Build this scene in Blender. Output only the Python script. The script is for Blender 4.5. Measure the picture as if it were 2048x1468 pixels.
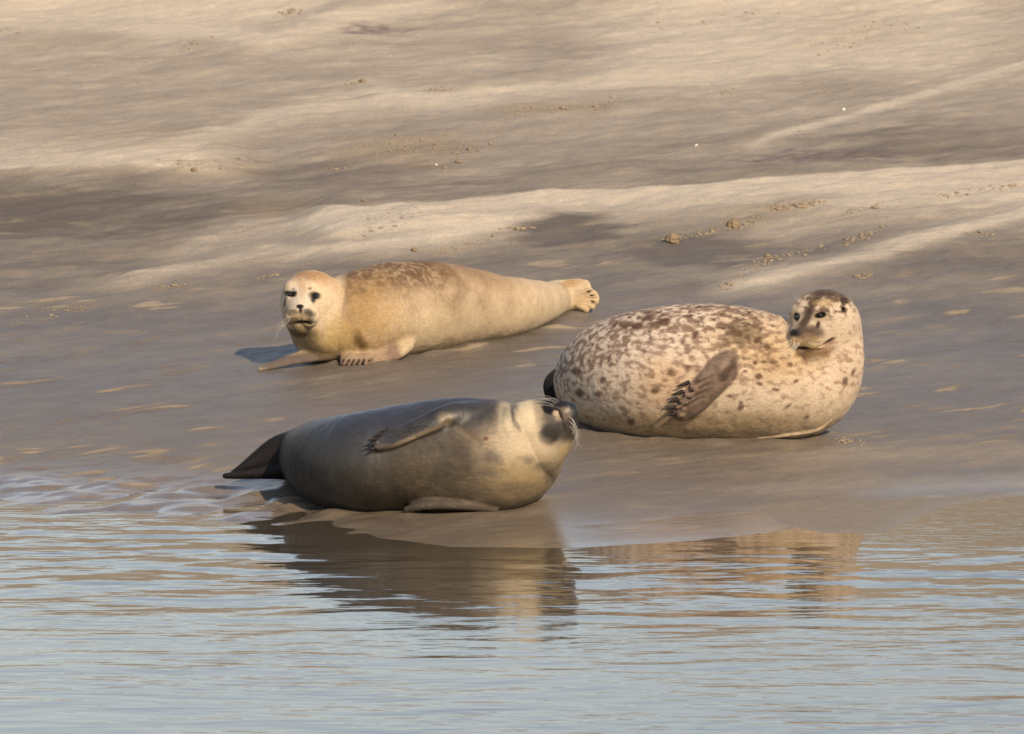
import bpy, math, random
import numpy as np
from mathutils import Vector

for o in list(bpy.data.objects):
    bpy.data.objects.remove(o)
scene = bpy.context.scene
COL = scene.collection
rng = np.random.default_rng(7)
random.seed(7)

# ------------------------------------------------------------------ camera
DEP = math.radians(7.0)              # the long lens looks down by this much
F = 12500.0                          # focal length in pixels of a 2048 px wide frame
CAM = np.array([0.0, -24.73, 3.635])
FWD = np.array([0.0, math.cos(DEP), -math.sin(DEP)])
UPV = np.array([0.0, math.sin(DEP), math.cos(DEP)])
RGT = np.array([1.0, 0.0, 0.0])
cam_d = bpy.data.cameras.new('camera')
cam = bpy.data.objects.new('camera', cam_d)
COL.objects.link(cam)
cam.location = CAM
cam.rotation_euler = (math.pi / 2 - DEP, 0, 0)
cam_d.sensor_fit = 'HORIZONTAL'
cam_d.sensor_width = 36.0
cam_d.lens = 36.0 * F / 2048.0
cam_d.clip_start = 0.5
cam_d.clip_end = 6000
cam_d.dof.use_dof = True
cam_d.dof.focus_distance = 26.0
cam_d.dof.aperture_fstop = 11.0
scene.camera = cam

# ------------------------------------------------------------------ sky and sun
SUN_EL, SUN_AZ = math.radians(37), math.radians(31)     # behind the camera, to its right
SUN = np.array([math.sin(SUN_AZ) * math.cos(SUN_EL), -math.cos(SUN_AZ) * math.cos(SUN_EL), math.sin(SUN_EL)])
world = bpy.data.worlds.new('World')
scene.world = world
world.use_nodes = True
wn = world.node_tree
bg = wn.nodes['Background']
sky = wn.nodes.new('ShaderNodeTexSky')
sky.sky_type = 'NISHITA'
sky.sun_disc = False
sky.sun_elevation = SUN_EL
sky.sun_rotation = math.pi - SUN_AZ
sky.air_density = 1.6
sky.dust_density = 0.3
sky.ozone_density = 0.0
tint = wn.nodes.new('ShaderNodeMix')
tint.data_type = 'RGBA'
tint.blend_type = 'MULTIPLY'
tint.inputs['Factor'].default_value = 1.0
tint.inputs[7].default_value = (1.05, 0.96, 1.04, 1)        # the lens' white balance for the whole sky
wn.links.new(sky.outputs['Color'], tint.inputs[6])
wn.links.new(tint.outputs[2], bg.inputs['Color'])
bg.inputs['Strength'].default_value = 0.142
sun_d = bpy.data.lights.new('sun', 'SUN')
sun_d.energy = 5.0
sun_d.angle = math.radians(0.6)
sun_d.color = (1.0, 0.79, 0.55)
sun_o = bpy.data.objects.new('sun', sun_d)
COL.objects.link(sun_o)
sun_o.rotation_euler = Vector(SUN).to_track_quat('Z', 'Y').to_euler()
vs = scene.view_settings
vs.view_transform = 'Standard'
vs.look = 'None'
vs.gamma = 1.0
vs.exposure = 0.30
vs.use_curve_mapping = False

# ------------------------------------------------------------------ small maths
def ray(px, py):
    d = FWD + RGT * ((px - 1024.0) / F) + UPV * ((734.0 - py) / F)
    return d                                   # depth along the lens axis grows by 1 per unit

def project(P):
    r = P - CAM
    zc = r @ FWD
    return 1024.0 + F * (r @ RGT) / zc, 734.0 - F * (r @ UPV) / zc, zc

def smooth(a, b, x):
    t = np.clip((x - a) / (b - a), 0, 1)
    return t * t * (3 - 2 * t)

_pr = np.random.default_rng(99)
_PERM = _pr.permutation(4096).astype(np.int32)
_G3 = _pr.normal(size=(4096, 3)).astype(np.float32)
_G3 /= np.linalg.norm(_G3, axis=1)[:, None]
_G2 = _pr.normal(size=(4096, 2)).astype(np.float32)
_G2 /= np.linalg.norm(_G2, axis=1)[:, None]

def noise3(p, seed=0):
    """gradient noise, roughly -1..1"""
    p = np.asarray(p, np.float32)
    fl = np.floor(p)
    f = p - fl
    i = fl.astype(np.int32)
    u = f * f * f * (f * (f * 6 - 15) + 10)
    out = np.zeros(len(p), np.float32)
    hx = [_PERM[(i[:, 0] + d + seed * 131) & 4095] for d in (0, 1)]
    for dx in (0, 1):
        wx = u[:, 0] if dx else 1 - u[:, 0]
        for dy in (0, 1):
            hy = _PERM[(hx[dx] + i[:, 1] + dy) & 4095]
            wy = wx * (u[:, 1] if dy else 1 - u[:, 1])
            for dz in (0, 1):
                g = _G3[_PERM[(hy + i[:, 2] + dz) & 4095]]
                wz = u[:, 2] if dz else 1 - u[:, 2]
                out += wy * wz * (g[:, 0] * (f[:, 0] - dx) + g[:, 1] * (f[:, 1] - dy) + g[:, 2] * (f[:, 2] - dz))
    return out * 1.55

def fbm3(p, oct=4, seed=0, gain=0.5):
    a, s, t = 1.0, 0.0, 0.0
    for k in range(oct):
        s = s + a * noise3(p * 2.0 ** k + 17.3 * k, seed + k)
        t += a
        a *= gain
    return s / t

def noise2(x, y, seed=0):
    x = np.asarray(x, np.float32); y = np.asarray(y, np.float32)
    fx, fy = np.floor(x), np.floor(y)
    ix, iy = fx.astype(np.int32), fy.astype(np.int32)
    fx, fy = x - fx, y - fy
    ux = fx * fx * fx * (fx * (fx * 6 - 15) + 10); uy = fy * fy * fy * (fy * (fy * 6 - 15) + 10)
    out = np.zeros(x.shape, np.float32)
    for dx in (0, 1):
        hx = _PERM[(ix + dx + seed * 131) & 4095]
        wx = ux if dx else 1 - ux
        for dy in (0, 1):
            g = _G2[_PERM[(hx + iy + dy) & 4095]]
            out += wx * (uy if dy else 1 - uy) * (g[:, 0] * (fx - dx) + g[:, 1] * (fy - dy))
    return out * 1.45

def fbm2(x, y, oct=4, seed=0, gain=0.5):
    a, s, t = 1.0, 0.0, 0.0
    for k in range(oct):
        s = s + a * noise2(x * 2.0 ** k + 17.3 * k, y * 2.0 ** k + 5.1 * k, seed + k)
        t += a
        a *= gain
    return s / t

# ------------------------------------------------------------------ shape of the beach
SHORE_PX = [(-9000, 1050), (-600, 1022), (-200, 1012), (0, 1012), (200, 1020), (400, 1030), (560, 1036), (660, 1050), (760, 1076), (900, 1094),
            (1150, 1096), (1400, 1081), (1540, 1064), (1600, 1056), (1650, 1067), (1700, 1066), (1752, 1068), (1800, 1052), (1845, 1028), (1890, 1012), (1960, 1000), (2048, 992), (2400, 984), (12000, 980)]

def ground_hit(px, py, z=0.0):
    d = ray(px, py)
    t = (z - CAM[2]) / d[2]
    return CAM + d * t

SHORE = np.array([ground_hit(a, b)[:2] for a, b in SHORE_PX])
SHORE = np.vstack([[-2000, SHORE[0, 1]], SHORE, [2000, SHORE[-1, 1]]])

def shore_dist(x, y):
    d2 = np.full(x.shape, 1e18)
    inside = np.zeros(x.shape, bool)
    poly = np.vstack([SHORE, [2000, 9000], [-2000, 9000]])
    for k in range(len(poly)):
        a, b = poly[k], poly[(k + 1) % len(poly)]
        if k < len(SHORE) - 1:
            e = b - a
            t = np.clip(((x - a[0]) * e[0] + (y - a[1]) * e[1]) / (e @ e), 0, 1)
            d2 = np.minimum(d2, (x - a[0] - t * e[0]) ** 2 + (y - a[1] - t * e[1]) ** 2)
        c = (a[1] > y) != (b[1] > y)
        if a[1] != b[1]:
            inside ^= c & (x < (b[0] - a[0]) * (y - a[1]) / (b[1] - a[1]) + a[0])
    d = np.sqrt(d2)
    return np.where(inside, d, -d)

_S = np.linspace(-60, 1500, 156001)
_slope = np.interp(_S, [-60, -15, -14, -3, 0, 0.25, 1.2, 2.5, 5, 9, 16, 26, 40, 200, 1500],
                   [0, 0, .04, .05, .055, .020, .035, .05, .055, .055, .05, .045, .02, .004, .002])
_G = np.cumsum(_slope) * (_S[1] - _S[0])
_G -= np.interp(0, _S, _G)

def base_h(x, y):
    sd = shore_dist(x, y)
    h = np.interp(sd, _S, _G)
    land = smooth(1.2, 4.0, sd)
    near = smooth(60, 25, np.abs(y)) * smooth(60, 25, np.abs(x))
    # long low swells of the bank, running away to the right
    c, s = math.cos(0.62), math.sin(0.62)
    u, v = c * x + s * y, -s * x + c * y
    # the bank steepens to a dune beyond what the frame shows (the still water mirrors it), higher to the right
    crest = 3.2 + 0.55 * np.tanh(x / 4.0) + 0.35 * noise2(x * 0.35 + 8.2, y * 0.05, 6)
    h = h + crest * smooth(17.0, 28.0, y - 0.15 * x * smooth(12, 6, np.abs(x)))
    h = h + land * near * 0.035 * noise2(u * 0.16 + 3.1, v * 0.42 + 1.7, 5)
    return h, sd

# ridges seen on the bank: picture curve of the crest -> height added on the ground that shows there
RIDGES = [([560, 700, 800, 1100, 1300, 1700, 2200], [428, 413, 406, 388, 376, 346, 310], 0.085, 120, 9),
          ([-300, 0, 250, 420, 560], [352, 350, 347, 346, 352], 0.05, 12, 90),
          ([1380, 1500, 1650, 1850, 2200], [592, 568, 535, 485, 400], 0.035, 50, 14),
          ([150, 260, 400, 620, 840, 1000], [560, 546, 520, 498, 478, 452], 0.03, 36, 12),
          ([-300, 0, 300, 480, 600, 800], [70, 66, 60, 85, 60, 0], 0.05, 50, 25)]

def ridge_h(x, y, h):
    P = np.stack([x, y, h], 1)
    px, py, zc = project(P)
    ok = (zc > 20) & (zc < 70)
    add = np.zeros_like(h)
    for xs, ys, A, wd, wu in RIDGES:
        t = py - np.interp(px, xs, ys)
        m = smooth(xs[0], xs[0] + 140, px) * smooth(xs[-1] + 1, xs[-1] - 140, px)
        prof = np.where(t > 0, np.exp(-(t / wd) ** 2), np.exp(-(t / wu) ** 2))
        add += np.where(ok, A * m * prof, 0)
    return add

RC, RS = math.cos(0.72), math.sin(0.72)
def fine_h(x, y, sd):
    near = smooth(30, 22, np.abs(y - 6)) * smooth(14, 9, np.abs(x))
    u, v = RC * x + RS * y, -RS * x + RC * y
    wv = v + 0.10 * noise2(u * 1.3, v * 1.3, 11) + 0.03 * noise2(u * 4, v * 4, 12)
    # current ripples: short broken crests
    br = smooth(-0.2, 0.4, noise2(u * 1.8 + 9, v * 3.4, 13))
    rip = noise2(u * 3.2, wv * 14.0, 14)
    rip = np.clip(rip, -0.2, 1) ** 1
    amp = 0.011 * smooth(-0.1, 0.4, sd) * (1 - 0.75 * smooth(4.5, 8, sd))
    # calm smooth tongue of wet sand on the right of the water's edge
    tong = smooth(-1.0, -0.3, x) * smooth(1.7, 0.7, sd)
    rr = amp * br * rip * (1 - 0.85 * tong)
    # low wet hummocks along the left water's edge
    hum = smooth(-0.6, 0.0, sd) * smooth(2.0, 0.6, sd) * smooth(-0.3, -1.0, x)
    rr = rr + hum * 0.026 * noise2(u * 2.6 + 4, v * 5.2 + 2, 16) + hum * 0.009 * noise2(u * 6, v * 11, 17)
    rr = rr + 0.0085 * fbm2(u * 4.5, v * 10, 4, 18) * smooth(0.05, 0.5, sd) * (1 - 0.5 * tong)
    rr = rr + 0.040 * smooth(3.2, 7, sd) * fbm2(u * 0.8, v * 1.4, 4, 19) + 0.017 * smooth(2, 6, sd) * fbm2(u * 2.6, v * 4.2, 4, 20)
    return rr * near, (br * rip * (1 - tong) + 0.0 * hum) * near

BODY_TAN = [(1118, 596, 30), (1085, 605, 42), (1045, 611, 54), (1000, 615, 64), (930, 612, 78), (850, 614, 93), (780, 621, 97), (720, 634, 92)]
BODY_SPOT = [(1165, 775, 52), (1195, 762, 88), (1240, 752, 116), (1310, 748, 132), (1400, 745, 138), (1490, 750, 134), (1560, 762, 122)]
BODY_DARK = [(600, 912, 44), (625, 915, 67), (662, 922, 88), (725, 924, 101), (800, 918, 108), (900, 911, 116), (985, 913, 113), (1022, 909, 103)]
FOOT = []
def seat_depth(px, py, r, c=0.93):
    """depth along the ray at which a ball of r pixels rests on the sand"""
    d = ray(px, py)
    lo, hi = 20.0, 50.0
    for _ in range(40):
        m = (lo + hi) / 2
        p = CAM + d * m
        h, _sd = base_h(p[0:1], p[1:2])
        h = h + ridge_h(p[0:1], p[1:2], h)
        if p[2] - h[0] - c * r * m / F > 0: lo = m
        else: hi = m
    return lo

for _b in (BODY_TAN, BODY_SPOT, BODY_DARK[1:]):
    _f = []
    for a, b, r in _b:
        t = seat_depth(a, b, r)
        p = CAM + ray(a, b) * t
        _f.append((p[0], p[1], 0.45 * r * t / F))
    FOOT.append(np.array(_f))

def press_h(x, y):
    out = np.zeros_like(x)
    I = np.flatnonzero((np.abs(x) < 2.2) & (y > -1) & (y < 6))
    if not len(I): return out
    xx, yy = x[I], y[I]
    add = np.zeros(len(I))
    for A, amt in zip(FOOT, (0.014, 0.016, 0.008)):
        d = np.full(len(I), 9.0)
        for a, b in zip(A[:-1], A[1:]):
            e = b[:2] - a[:2]
            t = np.clip(((xx - a[0]) * e[0] + (yy - a[1]) * e[1]) / (e @ e), 0, 1)
            d = np.minimum(d, np.hypot(xx - a[0] - t * e[0], yy - a[1] - t * e[1]) - (a[2] + t * (b[2] - a[2])))
        w = 1 + 0.8 * noise2(xx * 6, yy * 6, 91)
        add += np.where(d > 0.03, amt * w * np.exp(-((d - 0.06) / 0.07) ** 2), amt * w * 0.83)
    out[I] = add
    return out

def ground_h(x, y):
    h, sd = base_h(x, y)
    h2 = h + ridge_h(x, y, h)
    r, cr = fine_h(x, y, sd)
    ground_h.crest = cr
    return h2 + r + press_h(x, y), h2, sd

def on_ground(px, py):
    """3-D point of the beach that shows at a picture position"""
    d = ray(px, py)
    lo, hi = 15.0, 80.0
    for _ in range(60):
        m = (lo + hi) / 2
        p = CAM + d * m
        h = ground_h(np.array([p[0]]), np.array([p[1]]))[0][0]
        if p[2] > h: lo = m
        else: hi = m
    return CAM + d * lo

# ------------------------------------------------------------------ mesh helpers
def mesh_obj(name, verts, faces, mat, parent=None, smooth_shade=True, origin=None):
    verts = np.asarray(verts, dtype=np.float64)
    org = np.zeros(3) if origin is None else np.asarray(origin, float)
    me = bpy.data.meshes.new(name)
    faces = np.asarray(faces)
    n = faces.shape[1]
    me.vertices.add(len(verts))
    me.vertices.foreach_set('co', (verts - org).astype(np.float32).ravel())
    me.loops.add(faces.size)
    me.loops.foreach_set('vertex_index', faces.astype(np.int32).ravel())
    me.polygons.add(len(faces))
    me.polygons.foreach_set('loop_start', np.arange(0, faces.size, n, dtype=np.int32))
    me.update(calc_edges=True)
    me.validate()
    if smooth_shade:
        me.polygons.foreach_set('use_smooth', np.ones(len(me.polygons), bool))
    if mat: me.materials.append(mat)
    o = bpy.data.objects.new(name, me)
    COL.objects.link(o)
    if parent is not None:
        o.parent = parent
    else:
        o.location = org
    return o

def set_color(o, name, rgb):
    a = o.data.attributes.new(name, 'FLOAT_COLOR', 'POINT')
    c = np.ones((len(rgb), 4), np.float32)
    c[:, :3] = rgb
    a.data.foreach_set('color', c.ravel())

def set_float(o, name, v):
    a = o.data.attributes.new(name, 'FLOAT', 'POINT')
    a.data.foreach_set('value', np.asarray(v, np.float32))

def grid_faces(nx, ny):
    i = np.arange(nx * ny).reshape(ny, nx)
    return np.stack([i[:-1, :-1], i[:-1, 1:], i[1:, 1:], i[1:, :-1]], -1).reshape(-1, 4)

def tag(o, label=None, cat=None, group=None, kind=None):
    if label: o['label'] = label
    if cat: o['category'] = cat
    if group: o['group'] = group
    if kind: o['kind'] = kind
    return o

def new_mat(name):
    m = bpy.data.materials.new(name)
    m.use_nodes = True
    nt = m.node_tree
    return m, nt, nt.nodes['Principled BSDF']

def N(nt, t, **kw):
    n = nt.nodes.new(t)
    for k, v in kw.items():
        if k in n.inputs: n.inputs[k].default_value = v
        else: setattr(n, k, v)
    return n

# ------------------------------------------------------------------ sand
def sand_material():
    m, nt, b = new_mat('sand')
    L = nt.links.new
    col = N(nt, 'ShaderNodeAttribute', attribute_name='sand_colour')
    wet = N(nt, 'ShaderNodeAttribute', attribute_name='wet')
    geo = N(nt, 'ShaderNodeTexCoord')
    mp = N(nt, 'ShaderNodeMapping')
    m0 = N(nt, 'ShaderNodeMapping')
    m0.inputs['Rotation'].default_value = (0, 0, -0.72)
    mp.inputs['Scale'].default_value = (8, 13, 8)
    L(geo.outputs['Object'], m0.inputs['Vector']); L(m0.outputs['Vector'], mp.inputs['Vector'])
    n1 = N(nt, 'ShaderNodeTexNoise', Scale=1.0, Detail=6.0, Roughness=0.62)
    L(mp.outputs['Vector'], n1.inputs['Vector'])
    n2 = N(nt, 'ShaderNodeTexNoise', Scale=60.0, Detail=5.0, Roughness=0.75)
    L(geo.outputs['Object'], n2.inputs['Vector'])
    r1 = N(nt, 'ShaderNodeMapRange'); L(n1.outputs['Fac'], r1.inputs['Value'])
    r1.inputs['From Min'].default_value = .3; r1.inputs['From Max'].default_value = .7
    r1.inputs['To Min'].default_value = .95; r1.inputs['To Max'].default_value = 1.05
    r2 = N(nt, 'ShaderNodeMapRange'); L(n2.outputs['Fac'], r2.inputs['Value'])
    r2.inputs['From Min'].default_value = .25; r2.inputs['From Max'].default_value = .75
    r2.inputs['To Min'].default_value = .74; r2.inputs['To Max'].default_value = 1.26
    mu = N(nt, 'ShaderNodeMath', operation='MULTIPLY'); L(r1.outputs[0], mu.inputs[0]); L(r2.outputs[0], mu.inputs[1])
    vm = N(nt, 'ShaderNodeVectorMath', operation='SCALE'); L(col.outputs['Color'], vm.inputs[0]); L(mu.outputs[0], vm.inputs['Scale'])
    L(vm.outputs[0], b.inputs['Base Color'])
    rr = N(nt, 'ShaderNodeMapRange'); L(wet.outputs['Fac'], rr.inputs['Value'])
    rr.inputs['To Min'].default_value = .85; rr.inputs['To Max'].default_value = .13
    L(rr.outputs[0], b.inputs['Roughness'])
    sp = N(nt, 'ShaderNodeMapRange'); L(wet.outputs['Fac'], sp.inputs['Value'])
    sp.inputs['To Min'].default_value = .12; sp.inputs['To Max'].default_value = .5
    L(sp.outputs[0], b.inputs['Specular IOR Level'])
    bs = N(nt, 'ShaderNodeMapRange'); L(wet.outputs['Fac'], bs.inputs['Value'])
    bs.inputs['To Min'].default_value = .8; bs.inputs['To Max'].default_value = .06
    ad = N(nt, 'ShaderNodeMath', operation='MULTIPLY_ADD'); L(n2.outputs['Fac'], ad.inputs[0]); ad.inputs[1].default_value = .5; L(n1.outputs['Fac'], ad.inputs[2])
    bu = N(nt, 'ShaderNodeBump', Distance=0.012); L(bs.outputs[0], bu.inputs['Strength']); L(ad.outputs[0], bu.inputs['Height'])
    L(bu.outputs[0], b.inputs['Normal'])
    return m

def stretch(lo, hi, step, far, n):
    mid = np.arange(lo, hi + step / 2, step)
    g = step * np.cumsum(1.0 * (1.18 ** np.arange(1, 200)))
    up = hi + g; up = up[up < far]
    dn = lo - g; dn = dn[dn > -far][::-1]
    return np.concatenate([dn, mid, up])

gx = stretch(-3.4, 3.4, 0.016, 1500, 0)
gy = np.concatenate([[-60, -30, -15, -8, -5, -3.5, -2.5, -2, -1.6, -1.4], np.arange(-1.3, 5.0, 0.0125), np.arange(5.0, 11, 0.02), np.arange(11, 24, 0.035)])
gy = np.concatenate([gy, 24 + 0.05 * np.cumsum(1.15 ** np.arange(1, 70))])
gy = gy[gy < 2500]
X, Y = np.meshgrid(gx, gy)
x, y = X.ravel(), Y.ravel()
Z, ZB, SD = ground_h(x, y)
CREST = smooth(0.22, 0.44, ground_h.crest) * smooth(-0.25, 0.25, noise2(x * 0.9 + 4, y * 0.8, 23)) * smooth(0.3, 0.8, SD)  # dried ripple crests; their sunlit gold is also put into the colour
px, py, zc = project(np.stack([x, y, ZB], 1))
u, v = RC * x + RS * y, -RS * x + RC * y
nlow = fbm2(u * 0.9, v * 2.4, 4, 31)
nmid = fbm2(u * 2.6, v * 5.5, 5, 32, 0.6)
nfin = fbm2(u * 7.0, v * 20.0, 4, 33, 0.6)

def stroke(xs, ys, wu, wd, k, ends=120, wob=14):
    t = py + wob * nlow - np.interp(px, xs, ys)
    m = smooth(xs[0] - ends, xs[0] + ends, px) * smooth(xs[-1] + ends, xs[-1] - ends, px)
    return k * m * np.where(t > 0, np.exp(-(t / wd) ** 2), np.exp(-(t / wu) ** 2))

def blob(cx, cy, rx, ry, k, wob=0.5):
    q = np.sqrt(((px - cx) / rx) ** 2 + ((py - cy) / ry) ** 2) + wob * nmid
    return k * smooth(1.2, 0.3, q)

DRY = 0.46 * smooth(520, 100, py) + 0.16 * smooth(800, 450, py)
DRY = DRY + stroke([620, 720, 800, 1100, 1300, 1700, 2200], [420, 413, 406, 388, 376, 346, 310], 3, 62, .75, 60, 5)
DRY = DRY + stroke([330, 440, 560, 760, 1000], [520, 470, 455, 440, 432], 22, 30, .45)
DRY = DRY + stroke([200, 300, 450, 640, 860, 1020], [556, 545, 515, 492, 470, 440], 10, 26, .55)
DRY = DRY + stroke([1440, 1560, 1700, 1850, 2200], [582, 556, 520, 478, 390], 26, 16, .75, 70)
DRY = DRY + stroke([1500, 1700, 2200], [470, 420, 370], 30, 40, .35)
DRY = DRY + stroke([-300, 0, 250, 460], [322, 330, 326, 340], 45, 10, .6, 80, 6)
DRY = DRY + stroke([-300, 0, 300, 620], [30, 34, 30, 10], 80, 26, .75)
DRY = DRY + stroke([300, 420, 540, 700, 900], [62, 56, 78, 40, 0], 14, 20, .5)
DRY = DRY + stroke([300, 450, 620, 900], [300, 262, 215, 175], 14, 24, .35)
DRY = DRY + stroke([760, 900, 1100, 1300, 1600], [182, 200, 172, 150, 120], 12, 20, .35)
DRY = DRY + blob(1560, 40, 420, 110, .5) + blob(1350, 130, 220, 60, .25) + blob(1850, 60, 250, 110, .2)
DRY = DRY + stroke([1500, 1700, 1900, 2200], [285, 230, 170, 90], 5, 9, .6, 60, 3)
DRY = DRY + stroke([1200, 1500, 1800, 2200], [395, 378, 365, 345], 5, 20, .15)
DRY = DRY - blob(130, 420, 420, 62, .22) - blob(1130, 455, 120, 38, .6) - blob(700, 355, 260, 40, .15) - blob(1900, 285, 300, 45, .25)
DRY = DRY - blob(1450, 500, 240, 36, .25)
DRY = DRY + stroke([1560, 1750, 2300], [922, 905, 890], 20, 30, .28) + stroke([1500, 1700, 2300], [985, 972, 950], 14, 14, .25)
DRY = DRY + 0.10 * nlow + 0.09 * nlow * smooth(900, 500, py) + 0.07 * nmid * smooth(900, 500, py) + 0.03 * nfin
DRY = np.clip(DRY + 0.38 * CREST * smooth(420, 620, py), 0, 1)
OCH = np.clip(blob(800, 300, 170, 40, .8) + blob(420, 335, 130, 18, .8) + blob(1700, 60, 160, 60, .6) + blob(1100, 215, 160, 14, .8)
              + blob(1560, 430, 160, 30, .5) + blob(560, 420, 120, 30, .5) + blob(300, 280, 160, 40, .4), 0, 1)
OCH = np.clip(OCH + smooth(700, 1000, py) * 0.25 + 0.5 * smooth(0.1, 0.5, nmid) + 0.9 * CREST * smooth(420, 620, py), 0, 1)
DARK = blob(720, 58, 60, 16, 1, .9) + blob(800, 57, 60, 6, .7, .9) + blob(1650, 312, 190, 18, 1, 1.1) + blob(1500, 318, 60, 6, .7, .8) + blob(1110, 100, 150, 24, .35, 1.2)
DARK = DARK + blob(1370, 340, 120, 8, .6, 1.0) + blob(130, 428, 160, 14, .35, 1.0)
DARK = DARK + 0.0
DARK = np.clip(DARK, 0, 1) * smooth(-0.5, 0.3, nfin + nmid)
wetc = np.array([0.102, 0.084, 0.065]); dryc = np.array([0.385, 0.328, 0.245]); ochc = np.array([0.245, 0.178, 0.096]); darkc = np.array([0.085, 0.058, 0.058])
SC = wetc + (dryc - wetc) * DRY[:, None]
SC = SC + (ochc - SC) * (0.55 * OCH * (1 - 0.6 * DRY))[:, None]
SC = SC + (darkc - SC) * (0.8 * DARK)[:, None]
SC = SC * (1 + 0.07 * nfin + 0.10 * nlow + 0.10 * nmid)[:, None]
WET = np.clip(0.56 - 0.9 * DRY, 0.0, 1) * smooth(5, -0.5, SD - 4) + 0.42 * smooth(0.75, 0.05, SD + 0.25 * nlow)
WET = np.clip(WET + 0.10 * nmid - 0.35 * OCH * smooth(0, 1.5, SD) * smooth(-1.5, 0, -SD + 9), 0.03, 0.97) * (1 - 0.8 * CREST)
FLAT = smooth(-5, 6, py - np.interp(px, [1480, 1500, 1600, 1800, 2048, 2400], [1200, 1012, 1003, 993, 985, 975]))
FLAT = FLAT * smooth(1494, 1508, px - (py - 1010) * 2.05) * smooth(1100, 1070, py)
SC = SC + (np.array([0.175, 0.140, 0.092]) - SC) * (0.85 * FLAT)[:, None]
rim = np.exp(-((py - np.interp(px, [1600, 1800, 2048, 2400], [1005, 995, 988, 978])) / 5.0) ** 2) * smooth(1640, 1900, px)
TONG = smooth(1000, 1040, py + 12 * nlow) * smooth(620, 760, px) * smooth(1640, 1500, px) * (1 - FLAT)
LEFT = smooth(-0.35, -1.0, x) * smooth(1.6, 0.3, SD + 0.3 * nlow)
WET = np.minimum(WET, 0.70 + 0.3 * LEFT + 0.3 * smooth(0.12, 0.0, SD))
WET = np.clip(WET * (1 - 0.45 * FLAT) + 0.22 * TONG + 0.3 * LEFT + 0.35 * rim * smooth(-0.2, 0.3, nmid + nlow), 0.03, 0.98)
SAND = sand_material()
ground = mesh_obj('beach', np.stack([x, y, Z], 1), grid_faces(len(gx), len(gy)), SAND)
tag(ground, kind='structure')
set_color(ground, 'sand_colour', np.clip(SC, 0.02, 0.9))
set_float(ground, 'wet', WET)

# ------------------------------------------------------------------ water
def water_material():
    m, nt, b = new_mat('estuary_water')
    L = nt.links.new
    b.inputs['Base Color'].default_value = (0.05, 0.04, 0.027, 1)
    b.inputs['Roughness'].default_value = 0.035
    b.inputs['IOR'].default_value = 1.5
    geo = N(nt, 'ShaderNodeTexCoord')
    mp = N(nt, 'ShaderNodeMapping'); mp.inputs['Scale'].default_value = (7, 26, 1)
    L(geo.outputs['Object'], mp.inputs['Vector'])
    n = N(nt, 'ShaderNodeTexNoise', Scale=1.0, Detail=2.0, Roughness=0.5)
    L(mp.outputs['Vector'], n.inputs['Vector'])
    bu = N(nt, 'ShaderNodeBump', Strength=0.08, Distance=0.01); L(n.outputs['Fac'], bu.inputs['Height'])
    L(bu.outputs[0], b.inputs['Normal'])
    return m

wx = stretch(-3.2, 3.2, 0.016, 1500, 0)
wy = np.concatenate([-6.0 - 0.05 * np.cumsum(1.16 ** np.arange(1, 62))[::-1], np.arange(-6.0, 1.3, 0.009), [1.6, 2.5]])
X, Y = np.meshgrid(wx, wy)
x, y = X.ravel(), Y.ravel()
sd = shore_dist(x, y)
near = smooth(14, 7, np.abs(y)) * smooth(9, 5, np.abs(x))
dep = smooth(-0.02, -0.55, sd)
calm = 1 - 0.93 * smooth(1.0, 1.5, x) * smooth(-1.1, -0.6, y)
fore = smooth(-1.6, -3.2, y)
wv = y + 0.09 * noise2(x * 1.5, y * 1.5, 41)
W = 0.0036 * noise2(x * 2.0 + 3 + 0.25 * y, wv * 4.6, 42) * (1 - 0.62 * fore)
W = W + 0.0010 * noise2(x * 4.2 - 0.6 * y, wv * 11 + 7, 43) * (1 - 0.5 * fore)
W = W + 0.0005 * noise2(x * 8, y * 30, 44) * smooth(-0.2, 0.4, noise2(x * .8, y * 1.2, 45))
W = W + 0.0010 * noise2(x * 7.5 + 2, y * 9 - 1.5 * x, 47) * (1 - 0.75 * fore)
W = W * near * calm * (0.18 + 0.82 * dep)
WATER = water_material()
water = mesh_obj('water', np.stack([x, y, W], 1), grid_faces(len(wx), len(wy)), WATER)
tag(water, kind='structure')

# ------------------------------------------------------------------ seals: one skin each, grown from a distance field
def catmull(P, n):
    P = np.asarray(P, float)
    Q = np.vstack([2 * P[0] - P[1], P, 2 * P[-1] - P[-2]])
    out = []
    for i in range(1, len(Q) - 2):
        for k in range(n):
            t = k / n
            a, b, c, d = Q[i - 1], Q[i], Q[i + 1], Q[i + 2]
            out.append(0.5 * ((2 * b) + (-a + c) * t + (2 * a - 5 * b + 4 * c - d) * t * t + (-a + 3 * b - 3 * c + d) * t ** 3))
    out.append(Q[-2])
    return np.array(out)

def smin(a, b, k):
    if k <= 0: return np.minimum(a, b)
    h = np.clip(0.5 + 0.5 * (b - a) / k, 0, 1)
    return b + (a - b) * h - k * h * (1 - h)

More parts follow.
